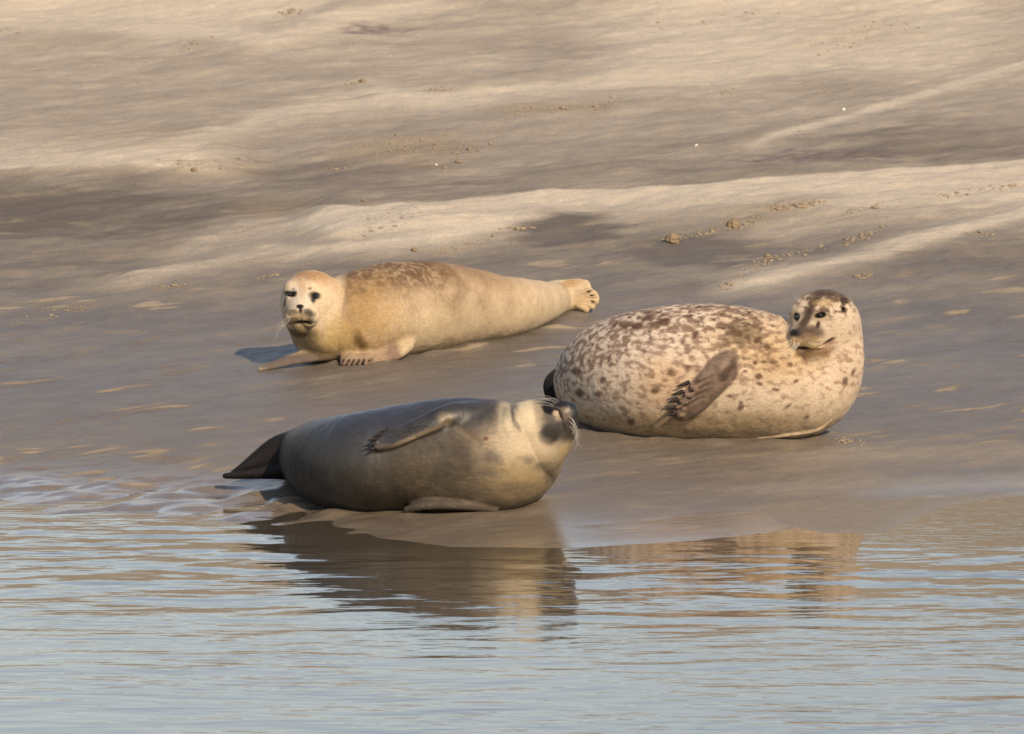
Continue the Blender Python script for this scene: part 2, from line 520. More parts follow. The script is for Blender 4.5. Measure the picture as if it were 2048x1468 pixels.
class Chain:
    """round tapered chain; q stretches it away from the lens"""
    def __init__(self, P, r, n=6, q=1.0):
        A = catmull(np.hstack([np.asarray(P), np.asarray(r)[:, None]]), n) if len(P) > 1 else np.hstack([np.asarray(P), np.asarray(r)[:, None]])
        self.P, self.r, self.q = A[:, :3], A[:, 3], q
        self.bc = (self.P.min(0) + self.P.max(0)) / 2
        self.br = np.linalg.norm(self.P - self.bc, axis=1).max() + self.r.max() * max(1, q)
    def eval(self, p):
        iq = np.array([1, 1 / self.q, 1], np.float32)
        pp = p * iq
        P = self.P * iq
        if len(P) == 1:
            return (np.linalg.norm(pp - P[0], axis=1) - self.r[0])
        pp = pp.astype(np.float32); P = P.astype(np.float32)
        best = None
        for i in range(len(P) - 1):
            a, e = P[i], P[i + 1] - P[i]
            L = float(np.sqrt(e @ e)) + 1e-9
            r0, dr = self.r[i], self.r[i + 1] - self.r[i]
            s = min(max(dr / L, -0.95), 0.95)
            dd = pp - a
            ax = dd @ (e / np.float32(L))
            pe = np.sqrt(np.maximum(np.einsum('ij,ij->i', dd, dd) - ax * ax, 0))
            t = np.clip((ax + pe * np.float32(s / math.sqrt(1 - s * s))) / np.float32(L), 0, 1)
            q = ax - t * np.float32(L)
            d = np.sqrt(q * q + pe * pe) - (np.float32(r0) + t * np.float32(dr))
            best = d if best is None else np.minimum(best, d)
        return best

class Blade:
    """flat tapered chain: half width w, half thickness t, face normal n"""
    def __init__(self, P, w, t, n, k=5):
        A = catmull(np.hstack([np.asarray(P), np.asarray(w)[:, None], np.asarray(t)[:, None], np.asarray(n)]), k)
        self.P, self.w, self.t, self.n = A[:, :3], A[:, 3], A[:, 4], A[:, 5:8]
        self.n = self.n / np.linalg.norm(self.n, axis=1)[:, None]
        self.bc = (self.P.min(0) + self.P.max(0)) / 2
        self.br = np.linalg.norm(self.P - self.bc, axis=1).max() + self.w.max()
    def eval(self, p):
        p = np.asarray(p, np.float32)
        best = None
        for i in range(len(self.P) - 1):
            a, e = self.P[i], self.P[i + 1] - self.P[i]
            a, e, n = a.astype(np.float32), e.astype(np.float32), self.n[i].astype(np.float32)
            s = np.clip((p - a) @ (e / max(e @ e, np.float32(1e-9))), 0, 1)
            q = p - a - s[:, None] * e
            w = np.float32(self.w[i]) + s * np.float32(self.w[i + 1] - self.w[i]); t = np.float32(self.t[i]) + s * np.float32(self.t[i + 1] - self.t[i])
            qn = q @ n
            q2 = np.maximum(np.einsum('ij,ij->i', q, q) - qn * qn, 0)
            d = (np.sqrt(q2 / w ** 2 + (qn / t) ** 2) - 1) * t
            best = d if best is None else np.minimum(best, d)
        return best

class Field:
    def __init__(self): self.ops = []
    def add(self, prim, k=0.03): self.ops.append(('+', prim, k)); return prim
    def cut(self, prim, k=0.006): self.ops.append(('-', prim, k)); return prim
    def __call__(self, p):
        d = None
        p = np.asarray(p, np.float32)
        for op, prim, k in self.ops:
            if d is None:
                d = prim.eval(p); continue
            q = p - prim.bc.astype(np.float32)
            l2 = np.einsum('ij,ij->i', q, q)
            if op == '+':
                m = l2 < (np.maximum(d, 0) + np.float32(k + 0.01 + prim.br)) ** 2
                if m.any():
                    e = prim.eval(p[m]); d[m] = smin(d[m], e, k)
            else:
                m = l2 < np.float32(0.015 + prim.br) ** 2
                if m.any():
                    e = prim.eval(p[m]); d[m] = -smin(-d[m], e, k)
        return d

def trace(f, pts):
    pts = np.atleast_2d(np.asarray(pts, float))
    D = np.array([ray(a, b) for a, b in pts])
    t = np.full(len(D), 23.5)
    for _ in range(26):
        d = f(CAM + D * t[:, None])
        t = t + d * 0.8
    return CAM + D * t[:, None]

def grad(f, P, e=0.004):
    K = np.array([[1, -1, -1], [-1, -1, 1], [-1, 1, -1], [1, 1, 1]], float)
    g = sum(k[None] * f(P + k * e)[:, None] for k in K)
    return g / np.maximum(np.linalg.norm(g, axis=1), 1e-9)[:, None]

def skin(f, lo, hi, h):
    B = 4
    n = (np.ceil((np.asarray(hi) - lo) / h / B).astype(int)) * B
    lo = np.asarray(lo, float)
    nb = n // B
    bi = np.stack(np.meshgrid(*[np.arange(k) for k in nb], indexing='ij'), -1).reshape(-1, 3)
    cen = lo + (bi * B + B / 2) * h
    dc = f(cen)
    vol = np.empty(n, np.float32)
    vol[:] = np.repeat(np.repeat(np.repeat(dc.reshape(nb), B, 0), B, 1), B, 2)
    act = bi[np.abs(dc) < B * h * 0.5 * 1.74 + 0.008]
    off = np.stack(np.meshgrid(*[np.arange(B)] * 3, indexing='ij'), -1).reshape(-1, 3)
    for s in range(0, len(act), 4000):
        c = act[s:s + 4000]
        idx = (c[:, None, :] * B + off[None]).reshape(-1, 3)
        vol[idx[:, 0], idx[:, 1], idx[:, 2]] = f(lo + idx * h)
    # surface nets
    s = vol < 0
    c8 = [s[a:n[0] - 1 + a, b:n[1] - 1 + b, c:n[2] - 1 + c] for a in (0, 1) for b in (0, 1) for c in (0, 1)]
    anyv = np.logical_or.reduce(c8); allv = np.logical_and.reduce(c8)
    cells = np.argwhere(anyv & ~allv)
    vid = np.full(np.array(n) - 1, -1, np.int32)
    vid[cells[:, 0], cells[:, 1], cells[:, 2]] = np.arange(len(cells))
    corner = np.array([[a, b, c] for a in (0, 1) for b in (0, 1) for c in (0, 1)])
    vals = np.stack([vol[cells[:, 0] + a, cells[:, 1] + b, cells[:, 2] + c] for a, b, c in corner], 1)
    acc = np.zeros((len(cells), 3)); cnt = np.zeros(len(cells))
    for i in range(8):
        for j in range(i + 1, 8):
            if np.abs(corner[i] - corner[j]).sum() == 1:
                m = (vals[:, i] < 0) != (vals[:, j] < 0)
                t = vals[m, i] / (vals[m, i] - vals[m, j])
                acc[m] += corner[i] + t[:, None] * (corner[j] - corner[i]); cnt[m] += 1
    V = lo + (cells + acc / cnt[:, None]) * h
    faces = []
    for ax in range(3):
        b1, b2 = (ax + 1) % 3, (ax + 2) % 3
        sl0 = [slice(None)] * 3; sl1 = [slice(None)] * 3
        sl0[ax] = slice(0, n[ax] - 1); sl1[ax] = slice(1, n[ax])
        for o in (sl0, sl1):
            o[b1] = slice(1, n[b1] - 1); o[b2] = slice(1, n[b2] - 1)
        s0, s1 = s[tuple(sl0)], s[tuple(sl1)]
        for flip in (False, True):
            e = np.argwhere((s0 & ~s1) if not flip else (~s0 & s1))
            if not len(e): continue
            e[:, b1] += 1; e[:, b2] += 1
            q = []
            for da, db in ((0, 0), (-1, 0), (-1, -1), (0, -1)):
                k = e.copy(); k[:, b1] += da; k[:, b2] += db
                q.append(vid[k[:, 0], k[:, 1], k[:, 2]])
            q = np.stack(q, 1)
            faces.append(q[:, ::-1] if flip else q)
    Fq = np.vstack(faces)
    Fq = Fq[(Fq >= 0).all(1)]
    g = grad(f, V, 0.003)
    V = V - g * np.clip(f(V), -h, h)[:, None] * 0.8
    return V, Fq, g

class Seal:
    def __init__(self): self.f = Field()
    def seat(self, px, py, r, c=0.9): return seat_depth(px, py, r, c)
    def pt(self, px, py, depth): return CAM + ray(px, py) * depth
    def body(self, nodes, q=1.0, c=0.9, n=5):
        P, R, self.depth = [], [], []
        for (a, b, r, *dz) in nodes:
            t = self.seat(a, b, r, c) if not dz or dz[0] is None else self.depth[dz[0]] + dz[1]
            self.depth.append(t)
            P.append(self.pt(a, b, t)); R.append(r * t / F)
        self.f.add(Chain(P, R, n, q), 0)
        self.ref = float(np.mean(self.depth))
    def ball(self, px, py, w, r, k=0.03, ref=None, q=1.0):
        t = (self.href if ref is None else ref) + w
        return self.f.add(Chain([self.pt(px, py, t)], [r * t / F], 1, q), k)
    def cone(self, pts, k=0.03, ref=None, q=1.0, n=4):
        t0 = self.href if ref is None else ref
        P = [self.pt(a, b, t0 + w) for a, b, w, r in pts]
        return self.f.add(Chain(P, [r * (t0 + w) / F for a, b, w, r in pts], n, q), k)
    def groove(self, pts, r=0.003, depth=0.0, k=0.004, base=None):
        P = trace(base or self.f, pts)
        P = catmull(P, 5)
        P = P - depth * FWD
        return self.f.cut(Chain(P, np.full(len(P), r), 1), k)
    def blade(self, pts, k=0.02, lift=0.0, ref=None, normal=None, base=None, kk=5):
        """pts: px, py, half width px, half thickness m (, depth offset). Without ref it lies on the skin seen there."""
        A = [p[:2] for p in pts]
        if ref is None:
            P = trace(base or self.f, A)
            Nn = grad(base or self.f, P, 0.02)
            off = np.array([p[4] if len(p) > 4 else 0.0 for p in pts])
            P = P + Nn * lift + Nn * off[:, None]
        else:
            P = np.array([self.pt(p[0], p[1], ref + p[4]) for p in pts])
            Nn = np.repeat(np.array([normal], float), len(P), 0)
        if normal is not None: Nn = np.repeat(np.array([normal], float), len(P), 0)
        t = np.einsum('ij,j->i', P - CAM, FWD)
        W = np.array([p[2] for p in pts]) * t / F
        T = np.array([p[3] for p in pts])
        return self.f.add(Blade(P, W, T, Nn, kk), k)
    def build(self, hp, h=0.0043):
        self.hp = hp
        lo = np.min([p.bc - p.br for o, p, k in self.f.ops if o == '+'], 0) - 0.02
        hi = np.max([p.bc + p.br for o, p, k in self.f.ops if o == '+'], 0) + 0.02
        ch = self.f.ops[0][1]
        m = ch.r.max()
        A = np.array([q for o, p, k in self.f.ops if o == '+' for q in p.P])
        lo = np.maximum(lo, A.min(0) - m * 1.25); hi = np.minimum(hi, A.max(0) + m * 1.25)
        self.V, self.Fq, self.Nn = skin(self.f, lo, hi, h)
        fl = np.ones(len(self.V))
        for o, p, k in self.f.ops:
            if isinstance(p, Blade): fl *= smooth(0.0, 0.012, p.eval(self.V))
        self.px, self.py, self.zc = project(self.V)
        hd = np.clip(np.hypot(self.px - self.hp[0], self.py - self.hp[1]) / 90.0 - 0.5, 0.12, 1)
        R = 0.0045 * fbm3(self.V * np.array([9, 9, 6.0]), 3, 301) + 0.0011 * fbm3(self.V * np.array([38, 38, 16.0]), 2, 302)
        self.V = self.V + self.Nn * (R * hd * (0.3 + 0.7 * fl))[:, None]
        self.px, self.py, self.zc = project(self.V)
        self.col = None
        self.front = np.einsum('ij,j->i', self.Nn, FWD)
    def look(self, a, b):
        """skin point and its normal seen at a picture position"""
        for rad in (2.0, 3.5, 6.0, 12.0, 30.0):
            m = np.flatnonzero((np.abs(self.px - a) < rad) & (np.abs(self.py - b) < rad) & (self.front < 0.15))
            if len(m):
                z = self.zc[m].min()
                m = m[self.zc[m] < z + 0.012]
                k = m[np.argmin((self.px[m] - a) ** 2 + (self.py[m] - b) ** 2)]
                return self.pt(a, b, self.zc[k]), self.Nn[k]
        return self.pt(a, b, self.ref), -FWD
    def paint(self, px, py, rx, ry, col, k=1.0, ang=0, wob=0.0, soft=0.5, reach=0.10, nz=None):
        """a marking of the coat round the skin point seen at px, py"""
        c = self.look(px, py)[0]
        zc = (c - CAM) @ FWD
        a = math.radians(ang)
        R = max(rx, ry) * (1 + soft + wob)
        I = np.flatnonzero((np.abs(self.px - px) < R) & (np.abs(self.py - py) < R))
        dx, dy = self.px[I] - px, self.py[I] - py
        u = (dx * math.cos(a) - dy * math.sin(a)) / rx
        v = (dx * math.sin(a) + dy * math.cos(a)) / ry
        q = np.sqrt(u * u + v * v)
        if wob and nz is not None: q = q + wob * nz[I]
        w = k * smooth(1 + soft, 1 - soft, q) * smooth(reach * 1.5, reach * .7, np.abs(self.zc[I] - zc))
        self.col[I] += (np.asarray(col) - self.col[I]) * np.clip(w, 0, 1)[:, None]
    def finish(self, label, name='seal', mat=None, rough=None):
        i = np.argmin(self.V[:, 2])
        org = np.array([self.V[:, 0].mean(), self.V[:, 1].mean(), 0])
        org[2] = ground_h(org[:1], org[1:2])[0][0]
        e = bpy.data.objects.new(name, None)
        e.empty_display_size = 0.2
        COL.objects.link(e)
        e.location = org
        tag(e, label, 'seal', 'seals hauled out on the sandbank')
        self.org, self.root = org, e
        lum = self.col @ np.array([.3, .6, .1])
        c = lum[:, None] + (self.col - lum[:, None]) * 1.08
        self.col = np.clip(c, 0.004, 1) * np.clip(lum / 0.40, 0.01, 1.1)[:, None] ** 0.45 * 0.93
        o = mesh_obj('body', self.V, self.Fq, mat, e, True, org)
        set_color(o, 'coat', np.clip(self.col, 0.004, 0.95))
        set_float(o, 'gloss', rough if rough is not None else np.zeros(len(self.V)))
        return o
    def eye(self, px, py, r, sink=0.4, mat=None, squash=1.0):
        c, n = self.look(px, py)
        rm = r * ((c - CAM) @ FWD) / F
        c = c - n * rm * sink
        V, Fc = uv_ball(18, 12)
        V = V * np.array([rm, rm, rm * squash]) + c
        return mesh_obj('eye', V, Fc, mat, self.root, True, self.org)
    def claw(self, a, b, r=0.0045, mat=None, lift=0.004, tip_lift=None, off=(0, 0)):
        """a, b: picture points of root and tip; the claw lies on the skin"""
        p0, n = self.look(*a)
        zc = (p0 - CAM) @ FWD
        p1 = self.pt(b[0], b[1], zc - (lift if tip_lift is None else tip_lift))
        ax = p1 - p0
        p0 = p0 - ax * 0.45
        ax = p1 - p0
        L = np.linalg.norm(ax); ax = ax / L
        s = np.cross(ax, -FWD); s /= np.linalg.norm(s)
        m = np.cross(s, ax)
        rings, k = 7, 8
        V = []
        for i in range(rings):
            t = i / (rings - 1)
            rad = r * (1 - 0.86 * t ** 1.4)
            cpt = p0 + ax * L * t + m * L * 0.22 * math.sin(math.pi * t * .8)
            for j in range(k):
                an = 2 * math.pi * j / k
                V.append(cpt + rad * (math.cos(an) * s * 0.8 + math.sin(an) * m))
        Fc = [[i * k + j, i * k + (j + 1) % k, (i + 1) * k + (j + 1) % k, (i + 1) * k + j] for i in range(rings - 1) for j in range(k)]
        return mesh_obj('claw', V, Fc, mat, self.root, True, self.org)
    def whiskers(self, specs, mat, r=0.0008):
        """specs: root px, mid px, tip px, depth pull towards the lens of the tip"""
        V, Fc = [], []
        for a, m, b, pull in specs:
            p0 = self.look(*a)[0]
            z = (p0 - CAM) @ FWD
            pm = self.pt(m[0], m[1], z - pull * .6); pb = self.pt(b[0], b[1], z - pull)
            t = np.linspace(0, 1, 9)[:, None]
            C = (1 - t) ** 2 * p0 + 2 * t * (1 - t) * (2 * pm - (p0 + pb) / 2) + t ** 2 * pb
            base = len(V)
            for i in range(9):
                d = C[min(i + 1, 8)] - C[max(i - 1, 0)]; d /= np.linalg.norm(d)
                s = np.cross(d, FWD); s /= np.linalg.norm(s); q = np.cross(s, d)
                rr = r * (1 - 0.7 * i / 8)
                for j in range(4):
                    an = j * math.pi / 2
                    V.append(C[i] + rr * (math.cos(an) * s + math.sin(an) * q))
            for i in range(8):
                for j in range(4):
                    Fc.append([base + i * 4 + j, base + i * 4 + (j + 1) % 4, base + i * 4 + 4 + (j + 1) % 4, base + i * 4 + 4 + j])
        o = mesh_obj('whiskers', V, Fc, mat, self.root, True, self.org)
        o['kind'] = 'stuff'
        return o

def uv_ball(nu, nv):
    V = [[math.sin(math.pi * j / nv) * math.cos(2 * math.pi * i / nu), math.sin(math.pi * j / nv) * math.sin(2 * math.pi * i / nu), math.cos(math.pi * j / nv)]
         for j in range(nv + 1) for i in range(nu)]
    Fc = [[j * nu + i, (j + 1) * nu + i, (j + 1) * nu + (i + 1) % nu, j * nu + (i + 1) % nu] for j in range(nv) for i in range(nu)]
    return np.array(V), Fc

def coat_material(name, r0, r1, sheen, grain=0.22, bump=0.45, spec=0.16):
    m, nt, b = new_mat(name)
    L = nt.links.new
    col = N(nt, 'ShaderNodeAttribute', attribute_name='coat')
    gl = N(nt, 'ShaderNodeAttribute', attribute_name='gloss')
    tc = N(nt, 'ShaderNodeTexCoord')
    mp = N(nt, 'ShaderNodeMapping'); mp.inputs['Scale'].default_value = (60, 150, 150)
    L(tc.outputs['Object'], mp.inputs['Vector'])
    n = N(nt, 'ShaderNodeTexNoise', Scale=1.0, Detail=4.0, Roughness=0.65); L(mp.outputs['Vector'], n.inputs['Vector'])
    r = N(nt, 'ShaderNodeMapRange'); L(n.outputs['Fac'], r.inputs['Value'])
    r.inputs['From Min'].default_value = .28; r.inputs['From Max'].default_value = .72
    r.inputs['To Min'].default_value = 1 - grain; r.inputs['To Max'].default_value = 1 + grain
    vm = N(nt, 'ShaderNodeVectorMath', operation='SCALE'); L(col.outputs['Color'], vm.inputs[0]); L(r.outputs[0], vm.inputs['Scale'])
    L(vm.outputs[0], b.inputs['Base Color'])
    rr = N(nt, 'ShaderNodeMapRange'); L(gl.outputs['Fac'], rr.inputs['Value'])
    rr.inputs['To Min'].default_value = r0; rr.inputs['To Max'].default_value = r1
    L(rr.outputs[0], b.inputs['Roughness'])
    sp = N(nt, 'ShaderNodeMapRange'); L(gl.outputs['Fac'], sp.inputs['Value'])
    sp.inputs['To Min'].default_value = 0.02; sp.inputs['To Max'].default_value = spec
    L(sp.outputs[0], b.inputs['Specular IOR Level'])
    b.inputs['Sheen Weight'].default_value = sheen
    b.inputs['Sheen Roughness'].default_value = 0.45
    b.inputs['Sheen Tint'].default_value = (1, 0.93, 0.82, 1)
    bu = N(nt, 'ShaderNodeBump', Strength=bump, Distance=0.004); L(n.outputs['Fac'], bu.inputs['Height'])
    L(bu.outputs[0], b.inputs['Normal'])
    return m

def plain(name, col, rough, spec=0.5):
    m, nt, b = new_mat(name)
    tc = N(nt, 'ShaderNodeTexCoord')
    n = N(nt, 'ShaderNodeTexNoise', Scale=90.0, Detail=3.0); nt.links.new(tc.outputs['Object'], n.inputs['Vector'])
    r = N(nt, 'ShaderNodeMapRange'); nt.links.new(n.outputs['Fac'], r.inputs['Value'])
    r.inputs['To Min'].default_value = .7; r.inputs['To Max'].default_value = 1.3
    vm = N(nt, 'ShaderNodeVectorMath', operation='SCALE'); vm.inputs[0].default_value = col; nt.links.new(r.outputs[0], vm.inputs['Scale'])
    nt.links.new(vm.outputs[0], b.inputs['Base Color'])
    b.inputs['Roughness'].default_value = rough
    b.inputs['Specular IOR Level'].default_value = spec
    return m

EYE = plain('wet_eye', (0.006, 0.005, 0.005), 0.06, 0.6)
CLAW = plain('dark_claw', (0.018, 0.014, 0.013), 0.6, 0.15)
CLAW_PALE = plain('horn_claw', (0.03, 0.022, 0.018), 0.6, 0.15)
WHISK = plain('pale_whisker', (0.75, 0.70, 0.60), 0.45)
COAT_TAN = coat_material('dry_tan_coat', 0.7, 0.33, 0.07)
COAT_SPOT = coat_material('dry_spotted_coat', 0.7, 0.33, 0.07)
COAT_DARK = coat_material('damp_dark_coat', 0.58, 0.38, 0.02, grain=0.13, bump=0.2, spec=0.8)

# ---- left: the tan seal propped on its fore flippers, face to the lens
def seal_tan():
    S = Seal()
    S.body(BODY_TAN + [(672, 645, 78, 7, -0.02), (648, 652, 70, 7, -0.05)], c=0.92)
    S.href = S.depth[-1] - 0.02
    S.cone([(655, 640, 0, 68), (635, 612, -0.02, 64), (623, 602, -0.05, 62)], 0.03)
    S.ball(616, 634, -0.07, 46, 0.04)                                   # jowls
    S.cone([(618, 606, -0.08, 47), (605, 624, -0.165, 27)], 0.03)        # snout
    S.ball(588, 634, -0.182, 18, 0.012); S.ball(617, 636, -0.182, 19, 0.012)
    S.ball(602, 652, -0.155, 17, 0.015)                                  # chin
    S.ball(601, 613, -0.196, 8, 0.012)                                   # nose
    S.ball(583, 577, -0.115, 13, 0.03); S.ball(632, 578, -0.115, 13, 0.03)   # brows
    body0 = Field(); body0.ops = list(S.f.ops)
    # fore flippers
    g = S.depth[-1]
    S.blade([(668, 694, 26, .03, 0.0), (632, 708, 20, .022, -0.05), (585, 719, 15, .016, -0.11), (545, 731, 10, .012, -0.16), (520, 738, 5, .008, -0.20)], 0.03, ref=g, normal=(0.1, -0.5, 0.85))
    a = S.depth[6] - 0.17
    S.blade([(812, 690, 16, .03, .02), (785, 704, 22, .03, -0.01), (750, 714, 19, .028, -.03), (715, 719, 17, .028, -.06), (695, 722, 15, .024, -.075)], 0.03, ref=a, normal=(0.1, -0.55, 0.8))
    for i, (x0, x1, yb) in enumerate([(697, 684, 728), (704, 695, 731), (714, 706, 731), (722, 718, 731), (731, 730, 731)]):
        S.cone([(x0 + 8, 714, -.075, 8), (x0, 717, -.095, 6.5), (x1, 727, -.10, 4.2)], 0.006, ref=a)
    # hind flippers, soles pressed together
    t = S.depth[0]
    S.blade([(1100, 588, 26, .05, 0), (1128, 576, 17, .03, 0), (1152, 569, 13, .022, -.02), (1170, 568, 9, .018, -.03)], 0.03, ref=t, normal=(0, -0.8, 0.6))
    S.blade([(1105, 596, 26, .05, 0), (1135, 597, 24, .04, -.03), (1160, 597, 24, .034, -.05), (1177, 598, 22, .026, -.06)], 0.03, ref=t, normal=(0, -0.9, 0.4))
    for i, (x1, y1) in enumerate([(1180, 582), (1188, 592), (1190, 604), (1184, 613), (1172, 619)]):
        S.cone([(1146, 592 + 3 * i, -.065, 8), (x1, y1, -.08, 6.5)], 0.005, ref=t)
    # folds
    S.groove([(590, 651), (596, 645), (603, 643), (611, 645), (621, 650), (630, 646)], 0.0035, 0, 0.005)
    S.groove([(601, 618), (601, 630), (602, 641)], 0.002, 0, 0.004)
    S.groove([(597, 613), (599, 616)], 0.0025); S.groove([(606, 613), (604, 616)], 0.0025)
    S.groove([(688, 585), (684, 610), (676, 640), (664, 662)], 0.006, 0.003, 0.02)
    S.f.cut(Chain([trace(S.f, [(582, 589)])[0]], [0.014], 1), 0.012)
    S.f.cut(Chain([trace(S.f, [(631, 591)])[0]], [0.014], 1), 0.012)
    S.build((610, 610))
    V = S.V
    n1 = fbm3(V * 16, 4, 51); n2 = fbm3(V * 45, 3, 52); n3 = fbm3(V * 7, 3, 53); n4 = fbm3(V * 90, 2, 54)
    px, py = S.px, S.py
    base = np.array([0.43, 0.34, 0.225])
    S.col = np.tile(base, (len(V), 1))
    S.col *= (1 + 0.12 * n3 + 0.07 * n1)[:, None]
    # brown saddle, mottled
    top = np.interp(px, [690, 720, 760, 800, 850, 900, 950, 1000, 1050, 1110, 1200], [560, 548, 532, 524, 521, 525, 537, 550, 560, 572, 560])
    dpt = py - top
    sad = smooth(125, 15, dpt + 40 * n3) * smooth(1050, 860, px + 60 * n3) * smooth(672, 700, px)
    mott = smooth(-0.35, 0.5, n2 + 0.6 * n1 + 0.25)
    br = np.array([0.165, 0.098, 0.056])
    w = np.clip(sad * (0.42 + 0.55 * mott), 0, 1)
    S.col += (br - S.col) * w[:, None]
    w = 0.45 * smooth(60, 0, dpt + 20 * n1) * smooth(840, 920, px) * smooth(1110, 1000, px)
    S.col += (np.array([0.30, 0.19, 0.11]) - S.col) * w[:, None]
    # honey brown chest and shoulder
    P = lambda *a, **k: S.paint(*a, nz=n1, **k)
    P(735, 640, 60, 70, (0.36, 0.235, 0.11), .75, wob=.8, soft=.8, reach=.3)
    P(660, 690, 60, 45, (0.44, 0.31, 0.13), .7, wob=.6, soft=.8, reach=.3)
    P(720, 684, 10, 18, (0.15, 0.08, 0.03), .8, ang=25, wob=.8, soft=.8)
    P(610, 690, 26, 40, (0.16, 0.12, 0.08), .6, wob=.9, soft=.8, reach=.2)  # dark left of the chest: shade away from the sun, put into colour
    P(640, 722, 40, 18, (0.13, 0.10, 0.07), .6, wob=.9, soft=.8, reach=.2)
    P(786, 706, 16, 20, (0.20, 0.125, 0.10), .8, ang=20, wob=.7, soft=.6)
    P(705, 722, 34, 18, (0.27, 0.20, 0.145), .85, wob=.3, soft=.6)
    P(752, 715, 44, 15, (0.26, 0.185, 0.135), .7, ang=8, wob=.5, soft=.7)
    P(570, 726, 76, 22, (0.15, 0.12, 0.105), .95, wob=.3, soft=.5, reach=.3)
    P(1140, 566, 22, 8, (0.36, 0.22, 0.10), .7, ang=15, wob=.5)
    P(1175, 600, 22, 28, (0.42, 0.30, 0.17), .6, wob=.6)
    # head
    P(622, 595, 62, 60, (0.48, 0.39, 0.27), .75, wob=.2, soft=.4, reach=.25)
    P(617, 548, 42, 13, (0.30, 0.165, 0.08), .75, wob=.9, soft=.8, reach=.25)
    P(650, 560, 26, 16, (0.38, 0.23, 0.12), .6, ang=-30, wob=.9, soft=.8, reach=.25)
    P(605, 580, 7, 20, (0.42, 0.26, 0.15), .6, wob=.5, soft=.7)
    P(598, 602, 26, 22, (0.46, 0.40, 0.33), .6, wob=.4, soft=.7)
    P(588, 578, 10, 6, (0.50, 0.46, 0.40), .5)
    dk = (0.022, 0.018, 0.020)
    P(580, 588, 10, 5, dk, .95, ang=-12, wob=.6, soft=.4); P(590, 586, 4, 4, dk, .8, wob=.5)
    P(570, 604, 2.2, 12, (0.06, .05, .045), .7, ang=-8)
    P(631, 591, 11, 8, dk, .9, ang=-8, wob=.7, soft=.5); P(627, 600, 4.5, 6, dk, .8, wob=.6); P(620, 577, 4, 3, (.12, .10, .09), .6, wob=.6)
    P(587, 578, 3.5, 2.5, (.12, .10, .09), .5)
    P(600, 613, 7.5, 4.5, dk, 1, soft=.3); P(601, 621, 3.5, 6, dk, .95, soft=.4)
    P(582, 624, 11, 6, (0.10, .075, .06), .75, wob=.8); P(616, 626, 13, 8, (.055, .045, .045), .9, ang=-25, wob=.7)
    P(622, 634, 9, 9, (.075, .06, .055), .7, wob=.8)
    P(602, 634, 20, 12, (0.20, 0.145, 0.075), .6, wob=.6)
    P(586, 641, 14, 6, (0.10, .075, .045), .7, wob=.6); P(621, 643, 13, 6, (0.09, .065, .04), .75, wob=.6)
    P(606, 644, 20, 3, (0.018, .013, .010), .95)
    P(605, 650, 10, 3, (0.42, .34, .20), .8, wob=.3); P(600, 666, 30, 10, (0.13, .095, .05), .75, wob=.7)  # last mark: shadow under the chin, painted into the coat
    P(605, 656, 16, 5, (0.22, .165, .085), .5, wob=.5)
    S.col *= (1 + 0.10 * n2 + 0.06 * n4)[:, None]
    gl = 0.25 * smooth(640, 560, py) * 0 + smooth(26, 8, np.hypot(px - 601, (py - 620) * .8)) * 0.6
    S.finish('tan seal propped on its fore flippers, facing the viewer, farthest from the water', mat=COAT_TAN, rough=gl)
    S.eye(581, 589, 7.2, 0.45, EYE, .8); S.eye(632, 592, 8.6, 0.42, EYE, .85)
    for a, b in [((686, 724), (680, 737)), ((696, 725), (689, 739)), ((706, 725), (700, 739)), ((717, 725), (712, 739)), ((728, 724), (726, 737))]:
        S.claw(a, b, 0.0055, CLAW_PALE, 0.004)
    S.claw((1178, 582), (1187, 579), 0.004, CLAW_PALE); S.claw((1184, 590), (1193, 589), 0.004, CLAW_PALE)
    S.claw((1186, 602), (1195, 604), 0.004, CLAW_PALE)
    ws = []
    for i in range(6):
        ws.append(((584 - i, 632 + 2.2 * i), (566 - i, 640 + 4 * i), (553 - i, 655 + 6 * i), .03))
        ws.append(((620 + i, 634 + 2.2 * i), (640 + i, 643 + 4 * i), (652 + i, 658 + 6 * i), .03))
    S.whiskers(ws, WHISK, 0.00025)
    return S

